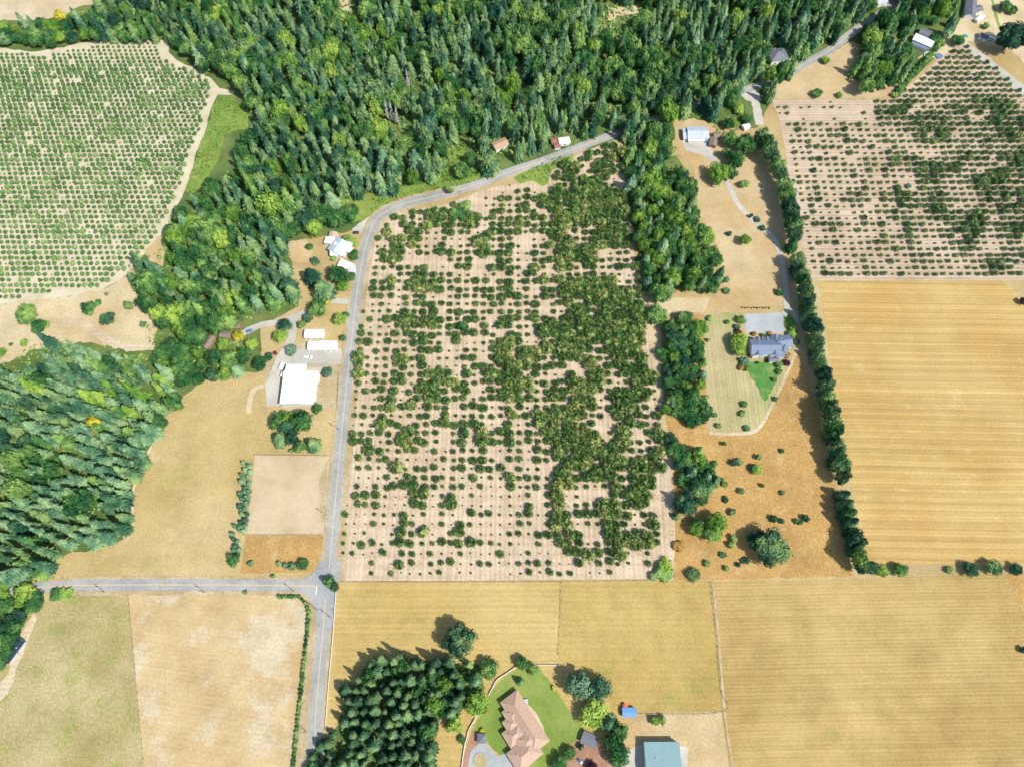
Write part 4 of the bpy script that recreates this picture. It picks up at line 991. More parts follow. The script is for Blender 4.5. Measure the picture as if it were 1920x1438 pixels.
# ---------------------------------------------------------------- trees one can tell apart
HERO = [  # x, y of crown centre in the photo, radius m, height m, kind, material, label
    (1446, 1030, 13, 17, 'bigoak', 'conifer', 'very broad dark lone tree on orange dry grass, largest there'),
    (1420, 1012, 8, 11, 'bigoak', 'conifer', 'darker tree behind upper left of the very broad lone tree'),
    (858, 1200, 11.5, 18, 'bigoak', 'conifer', 'big round lone tree on the hay field above the conifer grove'),
    (1397, 450, 4.5, 8, 'broad', 'broad_lime', 'slim yellow green lone tree beside the lane on dry grass'),
    (1085, 1285, 8.5, 14, 'broad', 'silver', 'left of two silvery green trees right of the lawn'),
    (1125, 1290, 7.5, 14, 'broad', 'silver', 'right of two silvery green trees right of the lawn'),
    (1114, 1338, 9, 10, 'broad', 'broad_lime', 'round light green tree between the lawn and blue shelter'),
    (1142, 1355, 6.5, 14, 'conifer', 'conifer', 'dark conifer right of the round light green tree'),
    (1160, 1370, 5.5, 11, 'broad', 'broad', 'dark green tree left of the blue roofed shelter, lower one'),
    (1150, 1392, 6.5, 12, 'broad', 'broad', 'wide tree above the gravel yard left of green barn'),
    (1160, 1415, 7, 12, 'broad', 'broad', 'lower tree overhanging the gravel yard left of green barn'),
    (1228, 1352, 2.9, 5, 'broad', 'broad_lime', 'left of a pair of small round trees above the green barn'),
    (1242, 1350, 2.9, 5, 'broad', 'broad', 'right of a pair of small round trees above the green barn'),
    (852, 1357, 5.5, 9, 'broad', 'broad_lime', 'lone round light tree in dry grass between grove and courtyard'),
    (866, 1386, 2.5, 3, 'broad', 'broad', 'small dark tree against the white courtyard fence'),
    (980, 1243, 4.5, 7, 'broad', 'broad', 'left of two garden trees at the top of the lawn'),
    (1001, 1256, 3.6, 6, 'broad', 'broad', 'right of two garden trees at the top of the lawn'),
    (976, 1278, 3.2, 8, 'slim', 'conifer', 'slim dark tree standing inside the upper lawn'),
    (1090, 1400, 2.4, 4, 'slim', 'conifer', 'tiny conifer in the brown garden bed'),
    (1068, 1412, 4, 6, 'broad', 'broad', 'garden tree at the lower right lawn edge, upper one'),
    (1050, 1432, 5, 7, 'broad', 'broad', 'garden tree at the lower right lawn edge, lower one'),
    (1110, 1440, 4, 5, 'broad', 'purple', 'dark purple tree cut by the bottom edge beside garden bed'),
    (538, 800, 8, 15, 'conifer', 'conifer', 'left conifer of the farm tree clump above the bare paddock'),
    (524, 822, 7, 12, 'conifer', 'conifer', 'lower left conifer of the farm tree clump'),
    (520, 790, 6, 12, 'broad', 'broad', 'upper left dark tree of the farm tree clump'),
    (540, 783, 6, 11, 'broad', 'broad_lime', 'bright green tree at the top of the farm tree clump'),
    (566, 788, 8, 14, 'broad', 'broad', 'rounded tree at the upper right of the farm tree clump'),
    (546, 820, 5.5, 11, 'broad', 'conifer', 'dark rounded tree in the middle of the farm tree clump'),
    (585, 832, 6.5, 12, 'conifer', 'conifer', 'lower right conifer of the farm tree clump'),
    (563, 838, 4.5, 8, 'broad', 'broad', 'small green tree at the foot of the farm tree clump'),
    (547, 845, 2.2, 3, 'broad', 'broad', 'tiny round bush below the farm tree clump'),
    (594, 765, 4, 6, 'broad', 'broad', 'round tree below the big white barn corner'),
    (613, 698, 4.2, 6, 'broad', 'silver', 'greyish round tree right of the big white barn'),
    (644, 634, 2.5, 4, 'broad', 'broad', 'small round tree beside the road right of white sheds'),
    (638, 598, 5, 8, 'broad', 'broad_lime', 'yellow green tree near the road above the white sheds'),
    (650, 590, 2.5, 4, 'broad', 'broad', 'small tree right of the yellow green roadside tree'),
    (566, 608, 3.2, 6, 'broad', 'broad', 'green tree right of the farm lane fork'),
    (578, 596, 4, 6, 'broad', 'silver', 'greyish tree above the farm lane fork'),
    (594, 577, 7, 11, 'broad', 'broad', 'large dull green tree above the farm lane fork'),
    (615, 567, 2.4, 4, 'broad', 'yellow', 'little yellow tree right of the large dull green tree'),
    (533, 610, 5.5, 8, 'broad', 'conifer', 'dark tree inside the farm lane loop, upper'),
    (525, 630, 5.5, 7, 'broad', 'broad_lime', 'lime green tree inside the farm lane loop, lower'),
    (546, 656, 4.5, 6, 'broad', 'silver', 'dull grey green tree beside the barn yard entrance'),
    (504, 669, 3.2, 4, 'broad', 'conifer', 'small blue green bush left of the barn yard'),
    (516, 662, 1.8, 2, 'broad', 'red', 'reddish bush beside the small blue green bush'),
    (603, 540, 10, 19, 'conifer', 'conifer', 'tall dark conifer south of the white farmhouse, left one'),
    (582, 515, 8.5, 17, 'conifer', 'conifer', 'tall dark conifer south of the white farmhouse, upper one'),
    (632, 515, 7.5, 12, 'broad', 'broad', 'rounded dense tree touching the white garage'),
    (643, 535, 4.8, 8, 'broad', 'broad_lime', 'light green tree at the roadside below the garage'),
    (657, 520, 4, 7, 'broad', 'broad', 'dark tree at the roadside beside the garage'),
    (580, 463, 3.0, 4, 'broad', 'broad', 'round bush in the clearing left of white farmhouse'),
    (590, 487, 4, 8, 'slim', 'conifer', 'narrow green tree below left of the white farmhouse'),
    (625, 485, 2.4, 3, 'broad', 'broad', 'garden bush just below the white farmhouse, left'),
    (663, 478, 4.5, 5, 'broad', 'broad', 'garden tree right below the white farmhouse'),
    (660, 455, 4.5, 5, 'broad', 'broad_lime', 'garden tree between white farmhouse and road'),
    (650, 447, 3.5, 5, 'broad', 'broad', 'garden tree at the top right farmhouse corner'),
    (617, 1090, 3.8, 8, 'broad', 'broad', 'tree leaning over the road junction'),
    (627, 1100, 3.2, 6, 'broad', 'conifer', 'darker tree right of the one over the junction'),
    (568, 1058, 4, 6, 'broad', 'broad', 'round green tree on orange grass above the left road'),
    (548, 1062, 2.6, 4, 'conifer', 'conifer_blue', 'small blue spruce left of the round green tree'),
    (536, 1060, 2.2, 3.5, 'conifer', 'conifer_blue', 'smaller blue spruce, second from the round green tree'),
    (524, 1057, 2.0, 3.2, 'conifer', 'conifer_blue', 'smallest blue spruce of the three on orange grass'),
    (470, 1056, 2.4, 3.5, 'conifer', 'conifer_blue', 'lone blue spruce near the lower end of the spruce row'),
    (436, 1050, 4.5, 7, 'broad', 'broad', 'bright green bushy tree at the lower end of the spruce row'),
    (512, 1080, 1.8, 2.5, 'broad', 'broad', 'tiny bush on the verge above the left road'),
    (460, 1110, 1.8, 2.5, 'broad', 'broad', 'tiny bush on the verge below the left road'),
    (48, 588, 9, 9, 'broad', 'broad', 'large rounded tree alone on the dry slope at left edge'),
    (72, 612, 6, 7, 'broad', 'broad', 'dark tree below the large one on the dry slope'),
    (86, 608, 3.6, 4, 'broad', 'broad_lime', 'lime bush beside the dark tree on the dry slope'),
    (164, 578, 6.0, 5, 'broad', 'broad', 'left round bush of two on the dry slope, lighter'),
    (200, 598, 6.0, 5, 'broad', 'conifer', 'right round bush of two on the dry slope, darker'),
    (184, 567, 3.0, 3, 'broad', 'broad', 'flat bush between the orchard and the round bushes'),
    (199, 551, 1.8, 2, 'broad', 'silver', 'little grey bush at the left orchard edge'),
    (241, 573, 3.6, 7, 'broad', 'broad', 'narrow upright bush on the dry slope near the woods'),
    (267, 608, 2.8, 3, 'broad', 'conifer', 'small dark bush on pale ground near the track end'),
    (45, 643, 3.4, 2.4, 'broad', 'broad_lime', 'flat lime bush low on the dry slope'),
    (20, 646, 1.6, 1.5, 'broad', 'broad', 'tiny bush on the dry slope near the left edge'),
    (0, 660, 5, 4, 'broad', 'broad_lime', 'lime shrub cut by the left edge below the slope'),
    (112, 30, 5, 10, 'broad', 'yellow', 'bright yellow green tree beside the pale field at top left'),
    (66, 70, 8.5, 13, 'broad', 'broad', 'big rounded tree between pale field and left orchard'),
    (8, 72, 7, 12, 'broad', 'conifer', 'dark tree at the left edge above the left orchard'),
    (175, 794, 6.5, 12, 'broad', 'yellow', 'bright yellow tree among the dark conifers on the left'),
    (512, 318, 6.5, 16, 'broad', 'broad_lime', 'bright lime tree in the woods below the left orchard corner'),
    (718, 300, 9.5, 27, 'conifer', 'conifer_blue', 'big full blue green fir at the lower edge of the woods'),
    (778, 300, 9.5, 26, 'conifer', 'conifer_blue', 'second big fir right of the big full one'),
    (800, 235, 9, 25, 'conifer', 'conifer_blue', 'wide fir above the second big fir'),
    (752, 290, 5, 18, 'conifer', 'conifer', 'narrow fir squeezed between the two big firs'),
    (665, 345, 7, 26, 'conifer', 'conifer', 'tall fir left of the big full fir'),
    (865, 320, 7.5, 11, 'broad', 'broad', 'rounded dark shrub tree in the green clearing, lower'),
    (882, 300, 6, 10, 'broad', 'broad', 'rounded dark shrub tree in the green clearing, upper'),
    (918, 300, 9, 26, 'conifer', 'conifer', 'tall dark conifer standing over the upper road'),
    (725, 205, 3, 24, 'slim', 'snag', 'left grey dead tree in the upper woods'),
    (734, 207, 3, 24, 'slim', 'snag', 'middle grey dead tree in the upper woods'),
    (744, 215, 3, 22, 'slim', 'snag', 'right grey dead tree in the upper woods'),
    (764, 146, 2.6, 22, 'slim', 'snag', 'lone grey dead tree above the other three'),
    (1548, 113, 4, 5, 'broad', 'broad_lime', 'round lime bush beside the upper right road'),
    (1532, 174, 4.5, 6, 'broad', 'broad', 'round tree on dry grass above the right orchard, left'),
    (1574, 178, 3.2, 4, 'broad', 'broad', 'smaller tree on dry grass above the right orchard, right'),
    (1612, 108, 3.5, 4, 'broad', 'broad', 'round bush on dry grass left of the dark conifer clump'),
    (1900, 70, 15, 24, 'bigoak', 'conifer', 'huge dark tree at the upper right edge'),
    (1886, 12, 6, 8, 'broad', 'broad', 'round tree on bare ground at the top right'),
    (1899, 20, 4, 6, 'broad', 'broad', 'smaller tree right of the round one at top right'),
    (1849, 49, 3, 4, 'broad', 'broad', 'small tree below the white shed at the drive'),
    (1796, 76, 6, 7, 'broad', 'broad', 'spreading tree at the tip of the right orchard'),
    (1754, 72, 5, 7, 'broad', 'broad', 'tree at the right end of the white roof house'),
    (1345, 325, 9, 13, 'broad', 'broad_lime', 'big round yellow green tree below the wood clearing house'),
    (1368, 325, 6, 11, 'broad', 'broad', 'dark green tree right of the big yellow green one'),
    (1380, 300, 7, 12, 'broad', 'broad', 'tall leafy tree between the clearing house and the lane'),
    (1398, 270, 9, 14, 'broad', 'broad', 'largest leafy tree between the clearing house and the lane'),
    (1372, 262, 6.5, 12, 'broad', 'broad', 'leafy tree touching the brown outbuilding'),
    (1396, 345, 4, 6, 'broad', 'broad', 'small dark tree at the upper lane, left side'),
    (1286, 330, 5, 15, 'conifer', 'conifer', 'slim dark conifer below the clearing house yard'),
    (1385, 205, 5, 6, 'broad', 'broad_lime', 'lime tree in the garden left of the gravel lane'),
    (1400, 222, 4.5, 7, 'broad', 'broad', 'dark tree over the tiny white shed'),
    (1378, 232, 4, 5, 'broad', 'broad_lime', 'low tree in the garden beside the tiny white shed'),
    (1232, 590, 8.5, 10, 'broad', 'broad', 'olive rounded tree right of the dense orchard'),
    (1198, 570, 4, 6, 'broad', 'broad', 'round tree at the gap right of the dense orchard'),
    (1258, 823, 5, 8, 'broad', 'conifer', 'dark blue green tree between orchard and tree belt, middle'),
    (1268, 967, 3.2, 6, 'slim', 'conifer', 'small dark tree at the left foot of the tree belt'),
    (1248, 1060, 5.5, 5, 'broad', 'broad_lime', 'bright green thicket at the lower right orchard corner, upper'),
    (1246, 1074, 6, 4, 'broad', 'broad', 'bright green thicket at the lower right orchard corner, lower'),
    (1226, 1080, 3, 4, 'broad', 'conifer', 'dark bush left of the bright thicket'),
    (1272, 1024, 4.5, 3, 'broad', 'rust', 'brownish thin bush right of the farm track'),
    (1300, 1076, 5.0, 4.5, 'broad', 'conifer_dark', 'dark spreading bush at the lower dry pasture edge'),
    (632, 408, 8.5, 12, 'broad', 'broad', 'broad canopy directly above the white farmhouse'),
    (655, 398, 8, 12, 'broad', 'broad', 'broad canopy right above the parked black car'),
    (608, 402, 8.5, 13, 'broad', 'broad', 'broad canopy upper left of the white farmhouse'),
    (588, 425, 7.5, 12, 'broad', 'broad_lime', 'green canopy left of the white farmhouse roof'),
    (402, 668, 7, 11, 'broad', 'broad', 'rounded tree above the meadow corner below the brown roofs, left'),
    (428, 672, 7, 11, 'broad', 'broad', 'rounded tree above the meadow corner below the brown roofs, middle'),
    (456, 664, 6.5, 10, 'broad', 'broad', 'rounded tree above the meadow corner below the brown roofs, right'),
    (472, 645, 5, 8, 'broad', 'broad_lime', 'lime tree at the inner side of the farm lane start'),
    (447, 630, 4.2, 6, 'broad', 'yellow', 'golden tree between the blue car and brown roofs'),
    (418, 645, 4.6, 7, 'broad', 'broad_lime', 'light tree squeezed between the two brown roofs'),
    (1655, 1070, 4.5, 7, 'broad', 'broad_lime', 'bright lime tree at the lower edge of the gold field'),
    (1636, 1064, 4.2, 7, 'broad', 'conifer', 'dark tree left of the bright lime tree'),
    (1688, 1068, 4.8, 6, 'broad', 'broad', 'dark tree right of the bright lime tree'),
    (1780, 1068, 3.0, 3, 'broad', 'broad', 'small bush on the field edge left of two round trees'),
    (1822, 1068, 5.2, 7, 'broad', 'conifer', 'left of two round trees below the gold field'),
    (1864, 1064, 5.5, 8, 'broad', 'conifer', 'right of two round trees below the gold field'),
    (1905, 1067, 4, 5, 'broad', 'conifer', 'round tree at the right edge below the gold field'),
    (1919, 565, 3, 5, 'broad', 'purple', 'dark tree at the right edge beside the gold field'),
    (1919, 1218, 2.4, 4, 'broad', 'conifer', 'dark bush at the right edge of the mown hay field'),
    (1385, 640, 7, 10, 'broad', 'broad_lime', 'light green garden tree left of the blue grey house, upper'),
    (1386, 655, 6, 8, 'broad', 'broad_lime', 'light green garden tree left of the blue grey house, lower'),
    (1384, 623, 2.8, 3, 'broad', 'red', 'red bush at the corner of the concrete court'),
    (1382, 613, 2.4, 3, 'broad', 'silver', 'silvery bush left of the concrete court'),
    (1390, 600, 3.5, 5, 'broad', 'broad_lime', 'green bush at the upper left corner of the court'),
    (1409, 666, 2.2, 2.5, 'broad', 'red', 'left red bush in front of the blue grey house'),
    (1424, 666, 2.6, 2.5, 'broad', 'red', 'right red bush in front of the blue grey house'),
    (1413, 626, 2.0, 2, 'broad', 'rust', 'left orange shrub between court and blue grey house'),
    (1443, 625, 2.0, 2, 'broad', 'rust', 'right orange shrub between court and blue grey house'),
    (1430, 629, 1.8, 2, 'broad', 'broad', 'green shrub between the two orange shrubs'),
    (1396, 678, 4, 4, 'broad', 'silver', 'grey green shrub below left of the blue grey house'),
    (1390, 689, 3, 3, 'broad', 'rust', 'orange shrub at the left lawn edge'),
    (1387, 662, 2.6, 3, 'broad', 'yellow', 'yellow shrub left of the red bushes'),
    (1402, 690, 3, 3, 'broad', 'broad_lime', 'pale green shrub at the left lawn edge'),
    (1488, 617, 3.2, 4, 'broad', 'broad_lime', 'green shrub at the right of the concrete court'),
    (1484, 627, 3.6, 4, 'broad', 'broad_lime', 'green shrub at the upper right house corner'),
    (1495, 641, 2.6, 3, 'broad', 'silver', 'pale silvery shrub right of the blue grey house'),
    (1485, 650, 2, 2, 'broad', 'yellow', 'yellow shrub right of the blue grey house'),
    (1473, 654, 2.8, 3, 'broad', 'broad', 'dark green shrub at the lower right house corner'),
    (1476, 665, 3, 2.5, 'broad', 'rust', 'brownish shrub along the right lawn edge, top'),
    (1475, 680, 2.8, 2.5, 'broad', 'purple', 'purple shrub along the right lawn edge'),
    (1461, 683, 2.8, 3.5, 'broad', 'broad', 'dark shrub at the upper right corner of green lawn'),
    (1461, 696, 2.4, 3, 'broad', 'broad', 'green shrub on the right edge of green lawn, middle'),
    (1452, 712, 2.2, 2.5, 'broad', 'broad', 'green shrub on the right edge of green lawn, lower'),
    (1438, 677, 1.6, 2, 'slim', 'purple', 'dark bush just below the blue grey house'),
    (1421, 680, 1.4, 2, 'slim', 'broad', 'small bush on the bright lawn'),
    (1364, 604, 2.2, 2.5, 'broad', 'broad', 'small tree alone on dry lawn, upper'),
    (1330, 597, 2.6, 2.5, 'broad', 'broad', 'olive bush beside the mid tree belt top'),
    (1392, 775, 3, 3, 'broad', 'broad', 'bush alone on the lower dry lawn'),
    (1400, 803, 2.6, 2, 'broad', 'conifer', 'dark bush at the lower corner of dry lawn'),
    (1420, 880, 4, 5, 'broad', 'broad_lime', 'yellow green bush on the orange pasture'),
    (1411, 877, 2.6, 4, 'broad', 'conifer', 'dark bush left of the yellow green pasture bush'),
    (1462, 548, 3.2, 4, 'broad', 'broad', 'round bush left of the lane above the court'),
    (1362, 525, 2.8, 4, 'broad', 'conifer', 'small round tree at the right foot of the wood strip'),
    (1362, 545, 2.8, 3, 'slim', 'conifer', 'dark flat bush below the wood strip'),
    (1367, 438, 2.2, 3, 'broad', 'conifer', 'small dark bush left of the slim yellow green tree'),
    (904, 1370, 2.0, 2, 'broad', 'yellow', 'yellow shrub above the small square hut'),
    (1038, 1290, 1.8, 2, 'broad', 'yellow', 'yellow shrub on the right edge of the lawn'),
    (908, 1332, 2.2, 2, 'broad', 'rust', 'rusty shrub at the white fence gap'),
    (895, 1318, 7.5, 10, 'broad', 'broad_lime', 'large bright green tree at the right end of the grove'),
    (915, 1252, 6.5, 9, 'broad', 'broad', 'tree at the upper right corner of the grove'),
    (700, 1398, 6, 16, 'conifer', 'conifer', 'conifer at the lower part of the grove beside the gap'),
    (1703, 349, 2.6, 2.5, 'broad', 'silver', 'dead grey bush with bare ring in the right orchard'),
    (122, 1113, 5.5, 3, 'broad', 'broad_lime', 'long green bramble below the bend of left road, left'),
    (105, 1115, 5.0, 3, 'broad', 'broad', 'long green bramble below the bend of left road, middle'),
    (1336, 1000, 6.5, 9, 'broad', 'broad', 'bright green tree at the lower end of the belt'),
]
GRP = {}
occupied = []
for (x, y, r, h, kind, mat, lab) in HERO:
    c = P(x, y, h * .55); b = (c.x, c.y, 0)
    cat = 'shrub' if h <= 4 else 'tree'
    nm = {'bigoak': 'broad_tree', 'broad': 'leafy_tree', 'slim': 'slim_tree', 'conifer': 'fir_tree'}[kind] if cat == 'tree' else 'garden_shrub'
    if mat == 'snag': nm = 'dead_tree'
    if cat == 'tree':
        if mat == 'snag':
            o = empty(nm, b, 0, (r, r, h)); tag(o, lab, 'tree')
            k_ = 'snagm'
            if k_ not in _mc: V, Q, mi = PROTO['snag'][0]; _mc[k_] = quads_mesh('trunk', V, Q, mi, [M['snag']])
            link(bpy.data.objects.new('trunk', _mc[k_]), o)
        else: tree(nm, kind, mat, b, r, h, lab)
    else: bush(nm, 'shrub', mat, b, r, h, lab, 'shrub')
    occupied.append((b[0], b[1], r * .9 if mat != 'snag' else 9))
    if mat == 'snag': occupied.append((b[0] + 3, b[1] - 8, 8))

# small repeats
def series(name, kind, mats, pts, rr, hr, group, cat, lf):
    for i, (x, y) in enumerate(pts):
        r = tr_.uniform(*rr); h = tr_.uniform(*hr)
        c = P(x, y, h * .5); m_ = mats[i % len(mats)]
        lab = lf(i, x, y)
        if kind in ('shrub', 'ball'): bush(name, kind, m_, (c.x, c.y, 0), r, h, lab, cat, group)
        else: tree(name, (tr_.choice(('slim', 'broad', 'broad')) if kind == 'mixed' else kind), m_, (c.x, c.y, 0), r, h, lab, cat, group)
        occupied.append((c.x, c.y, r * .8))
# blue spruces beside the meadow
sp = [(455, 867), (466, 872), (458, 880), (468, 884), (453, 890), (463, 893), (452, 902), (466, 905), (459, 914), (449, 925), (458, 922), (466, 920), (462, 931), (453, 935), (461, 942), (449, 948), (458, 953), (462, 963), (452, 962), (459, 974), (450, 978), (458, 984), (449, 989), (456, 995), (436, 1010), (444, 1015), (440, 1024), (448, 1030), (437, 1031), (444, 1040), (439, 985), (434, 1000)]
series('blue_spruce', 'conifer', ['conifer_blue'], sp, (1.9, 2.9), (4, 6.5), 'blue spruces beside the meadow', 'tree', lambda i, x, y: 'young spruce by meadow, ' + where(x, y))
# hedge along the bleached field
hp = [(523 + i * 6.2, 1118 + (i > 4) * .3) for i in range(7)] + [(566, 1123), (572, 1130), (576, 1138), (578, 1146)]
y = 1154
while y < 1450: hp.append((579.5 - (y - 1150) * .105, y)); y += 7.8
series('hedge_shrub', 'ball', ['broad'], hp, (1.5, 1.9), (1.8, 2.6), 'hedge round the bleached field', 'shrub', lambda i, x, y: 'small round hedge shrub, %s along from the left road end' % nth(i + 1))
# scattered pasture bushes
pb = [(1358, 832), (1422, 857), (1353, 900), (1358, 908), (1390, 921), (1360, 936), (1430, 910), (1467, 924), (1500, 980), (1496, 978), (1512, 972), (1465, 977), (1451, 972), (1326, 1056), (1355, 1040), (1371, 1022), (1384, 1058), (1362, 1066), (1376, 1010), (1373, 960), (1400, 1050), (1394, 1052), (1375, 868), (1386, 866), (1340, 870), (1466, 845), (1454, 748), (1325, 745), (1340, 778), (1328, 638), (1395, 758), (1408, 405), (1420, 412), (1430, 428), (1347, 798)]
series('pasture_shrub', 'shrub', ['broad', 'conifer', 'conifer'], pb, (1.6, 3.0), (2.2, 4.5), 'scattered bushes on the dry pasture', 'shrub', lambda i, x, y: 'small dark bush on dry grass, ' + where(x, y))
# hedge of the right orchard's upper left side
rh = [(1678 + i * 6.2, 178 - i * 6.9) for i in range(15)]
series('hedge_shrub', 'shrub', ['grassy', 'broad'], rh, (3.0, 3.8), (3, 4.5), 'hedge above the right orchard', 'shrub', lambda i, x, y: 'green hedge shrub, %s from lower left end above the right orchard' % nth(i + 1))
wb = [(690 + i * 14, 378 - i * 1.6) for i in range(0)]
# row of plants above the concrete court
series('bed_shrub', 'ball', ['rust', 'broad'], [(1392 + i * 5.6, 577 + (i % 2) * .8) for i in range(10)], (.7, 1.1), (.8, 1.4), 'plants above the concrete court', 'shrub', lambda i, x, y: 'small plant above the concrete court, %s from the left' % nth(i + 1))
# long wind-break on the right
wbp = spline([Vector((1428, 262, 0)), Vector((1446, 290, 0)), Vector((1462, 330, 0)), Vector((1476, 375, 0)), Vector((1488, 420, 0))], 5)
pts = [(p.x, p.y) for p in wbp][::2]
series('windbreak_tree', 'broad', ['conifer', 'broad', 'conifer'], pts, (6.2, 7.8), (16, 20), 'upper windbreak right of the lane', 'tree', lambda i, x, y: 'rounded windbreak tree right of the lane, %s from the top' % nth(i + 1))
pts = [(1448 + i * 4.3, 258 + i * 14.5) for i in range(11)]
wl = spline([Vector((1490, 478, 0)), Vector((1508, 540, 0)), Vector((1524, 610, 0)), Vector((1540, 690, 0)), Vector((1556, 770, 0)), Vector((1567, 838, 0))], 7)
pts = []; acc = 0
for a, b in zip(wl, wl[1:]):
    L = (b - a).length; acc += L
    if acc >= 8.5: pts.append((b.x, b.y)); acc = 0
pts = [(1489, 432), (1488, 446), (1487, 459)] + pts + [(1569, 852), (1572, 864)] + [(1574, 875), (1578, 894), (1583, 928), (1588, 945), (1592, 962), (1596, 979), (1599, 996), (1602, 1012), (1606, 1030), (1609, 1048), (1613, 1062)]
series('windbreak_fir', 'mixed', ['conifer', 'conifer', 'broad', 'conifer', 'conifer_dark'], pts, (4.4, 7.0), (12, 21), 'long dark windbreak beside the gold field', 'tree', lambda i, x, y: 'dark windbreak tree beside the gold field, %s from the top' % nth(i + 1))

# ---------------------------------------------------------------- woods
EXCL = [  # image regions that must stay open: (polygon)
    [(608, 428), (700, 428), (690, 560), (655, 560), (610, 500)],
    [(700, 395), (760, 368), (900, 335), (925, 330), (925, 350), (860, 370), (760, 398), (706, 430)],
    [(945, 322), (1010, 295), (1085, 266), (1155, 240), (1162, 256), (1085, 292), (1010, 320), (950, 335)],
    [(1028, 250), (1072, 250), (1075, 282), (1030, 285)], [(925, 258), (958, 258), (958, 288), (925, 288)],
    [(1440, 88), (1480, 88), (1480, 116), (1440, 120)], [(1500, 118), (1600, 52), (1612, 66), (1520, 128)],
    [(1262, 225), (1300, 215), (1350, 232), (1350, 310), (1262, 300)],
    [(1134, 8), (1200, 2), (1200, 28), (1162, 34), (1146, 48), (1134, 42)], [(620, -40), (672, -40), (672, 4), (655, 28), (625, 20)],
    [(536, 448), (592, 448), (592, 500), (536, 500)], [(836, 270), (905, 260), (910, 335), (820, 348), (815, 330)], [(638, 372), (700, 366), (690, 404), (640, 404)],
    [(1714, 50), (1756, 50), (1756, 96), (1714, 96)], [(1640, -10), (1668, -10), (1668, 12), (1640, 12)],
    [(408, 176), (444, 172), (466, 215), (466, 244), (424, 252), (414, 300), (385, 345), (345, 362)], [(962, 136), (984, 136), (984, 150), (962, 150)],
    [(380, 628), (402, 628), (402, 658), (380, 658)], [(410, 614), (474, 608), (474, 628), (410, 636)], [(260, 468), (310, 440), (305, 500), (278, 494)],
    [(0, 600), (60, 640), (120, 640), (20, 690), (0, 690)], [(1385, 160), (1430, 160), (1430, 240), (1400, 240)], [(1800, -60), (1850, -60), (1850, 40), (1806, 50)],
    [(445, 590), (560, 578), (572, 600), (450, 640)]]
ZONES = [
    ('top', [(430, -70), (1700, -70), (1650, 10), (1598, 52), (1520, 100), (1500, 125), (1440, 178), (1395, 165), (1350, 190), (1335, 222), (1262, 225), (1240, 250), (1165, 245), (1140, 232), (1060, 245), (1000, 280), (900, 320), (850, 330), (770, 345), (690, 360), (640, 385), (620, 425), (545, 440), (520, 490), (430, 450), (400, 380), (425, 330), (466, 240), (450, 160), (330, 88), (322, 60), (380, -70)], 9.2, .62, (19, 28), (5.2, 7.4)),
    ('upper left', [(178, -70), (400, -70), (350, 70), (325, 84), (318, 70), (265, 62), (190, 70), (150, 62), (138, 30), (178, 14)], 8.5, .45, (15, 24), (4.5, 6.5)),
    ('upper left', [(-70, 46), (90, 40), (135, 28), (150, 66), (110, 80), (-70, 80)], 8.5, .1, (9, 15), (4, 6)),
    ('left middle', [(345, 368), (400, 340), (540, 445), (545, 520), (560, 575), (500, 598), (440, 605), (400, 630), (360, 640), (300, 600), (262, 575), (244, 520), (240, 488), (300, 470), (320, 410)], 8.5, .35, (15, 22), (5, 7)),
    ('lower left', [(345, 640), (380, 655), (430, 640), (475, 645), (488, 680), (470, 694), (385, 708), (340, 715), (290, 690), (290, 650)], 7.8, .15, (9, 14), (4, 6)),
    ('left', [(-70, 700), (20, 682), (80, 636), (130, 642), (210, 655), (285, 668), (340, 715), (318, 772), (290, 800), (262, 850), (242, 900), (222, 945), (232, 985), (185, 1020), (120, 1022), (92, 1050), (58, 1082), (-70, 1100)], 8.0, .9, (18, 26), (4.8, 6.6)),
    ('lower left corner', [(-70, 1098), (62, 1100), (64, 1130), (35, 1165), (22, 1192), (0, 1240), (-70, 1290)], 7.5, .2, (9, 14), (4.5, 6.2)),
    ('wood strip', [(1172, 245), (1262, 240), (1270, 300), (1305, 350), (1310, 400), (1330, 440), (1350, 480), (1358, 525), (1335, 545), (1225, 552), (1202, 500), (1190, 400), (1180, 300)], 8.0, .3, (14, 20), (4.6, 6.2)),
    ('mid tree belt', [(1268, 585), (1312, 578), (1326, 640), (1328, 720), (1335, 780), (1295, 800), (1250, 770), (1248, 690), (1246, 620)], 6.8, .4, (10, 15), (4.0, 5.6)),
    ('lower tree belt', [(1268, 832), (1312, 822), (1348, 870), (1362, 920), (1356, 985), (1338, 1008), (1295, 985), (1270, 930)], 5.8, .3, (11, 15), (4.6, 6.2)),
    ('upper right', [(1500, -70), (1820, -70), (1812, 20), (1800, 55), (1760, 58), (1700, 50), (1715, 95), (1722, 130), (1680, 158), (1600, 160), (1598, 130), (1625, 95), (1600, 60), (1655, 15), (1520, 30)], 8.2, .5, (15, 22), (4.5, 6.5)),
    ('conifer grove', [(700, 1232), (735, 1222), (790, 1238), (900, 1245), (905, 1290), (880, 1325), (828, 1345), (812, 1380), (808, 1438), (790, 1500), (640, 1500), (640, 1380), (642, 1290)], 6.0, .98, (15, 19), (4.2, 5.4)),
    ('roadside grove', [(592, 1385), (615, 1365), (636, 1400), (640, 1500), (575, 1500), (582, 1420)], 5.8, .8, (10, 14), (3.6, 4.8)),
    ('junction of woods', [(1350, 235), (1372, 215), (1384, 245), (1384, 300), (1352, 300)], 8, .2, (9, 13), (4, 5.5)),
]
wr = random.Random(77)
grid = {}
def near(x, y, d):
    gx, gy = int(x // 10), int(y // 10)
    for i in (-1, 0, 1):
        for j in (-1, 0, 1):
            for (a, b, e) in grid.get((gx + i, gy + j), ()):
                if (a - x) ** 2 + (b - y) ** 2 < max(d, e) ** 2: return True
    return False
def put(x, y, d): grid.setdefault((int(x // 10), int(y // 10)), []).append((x, y, d))
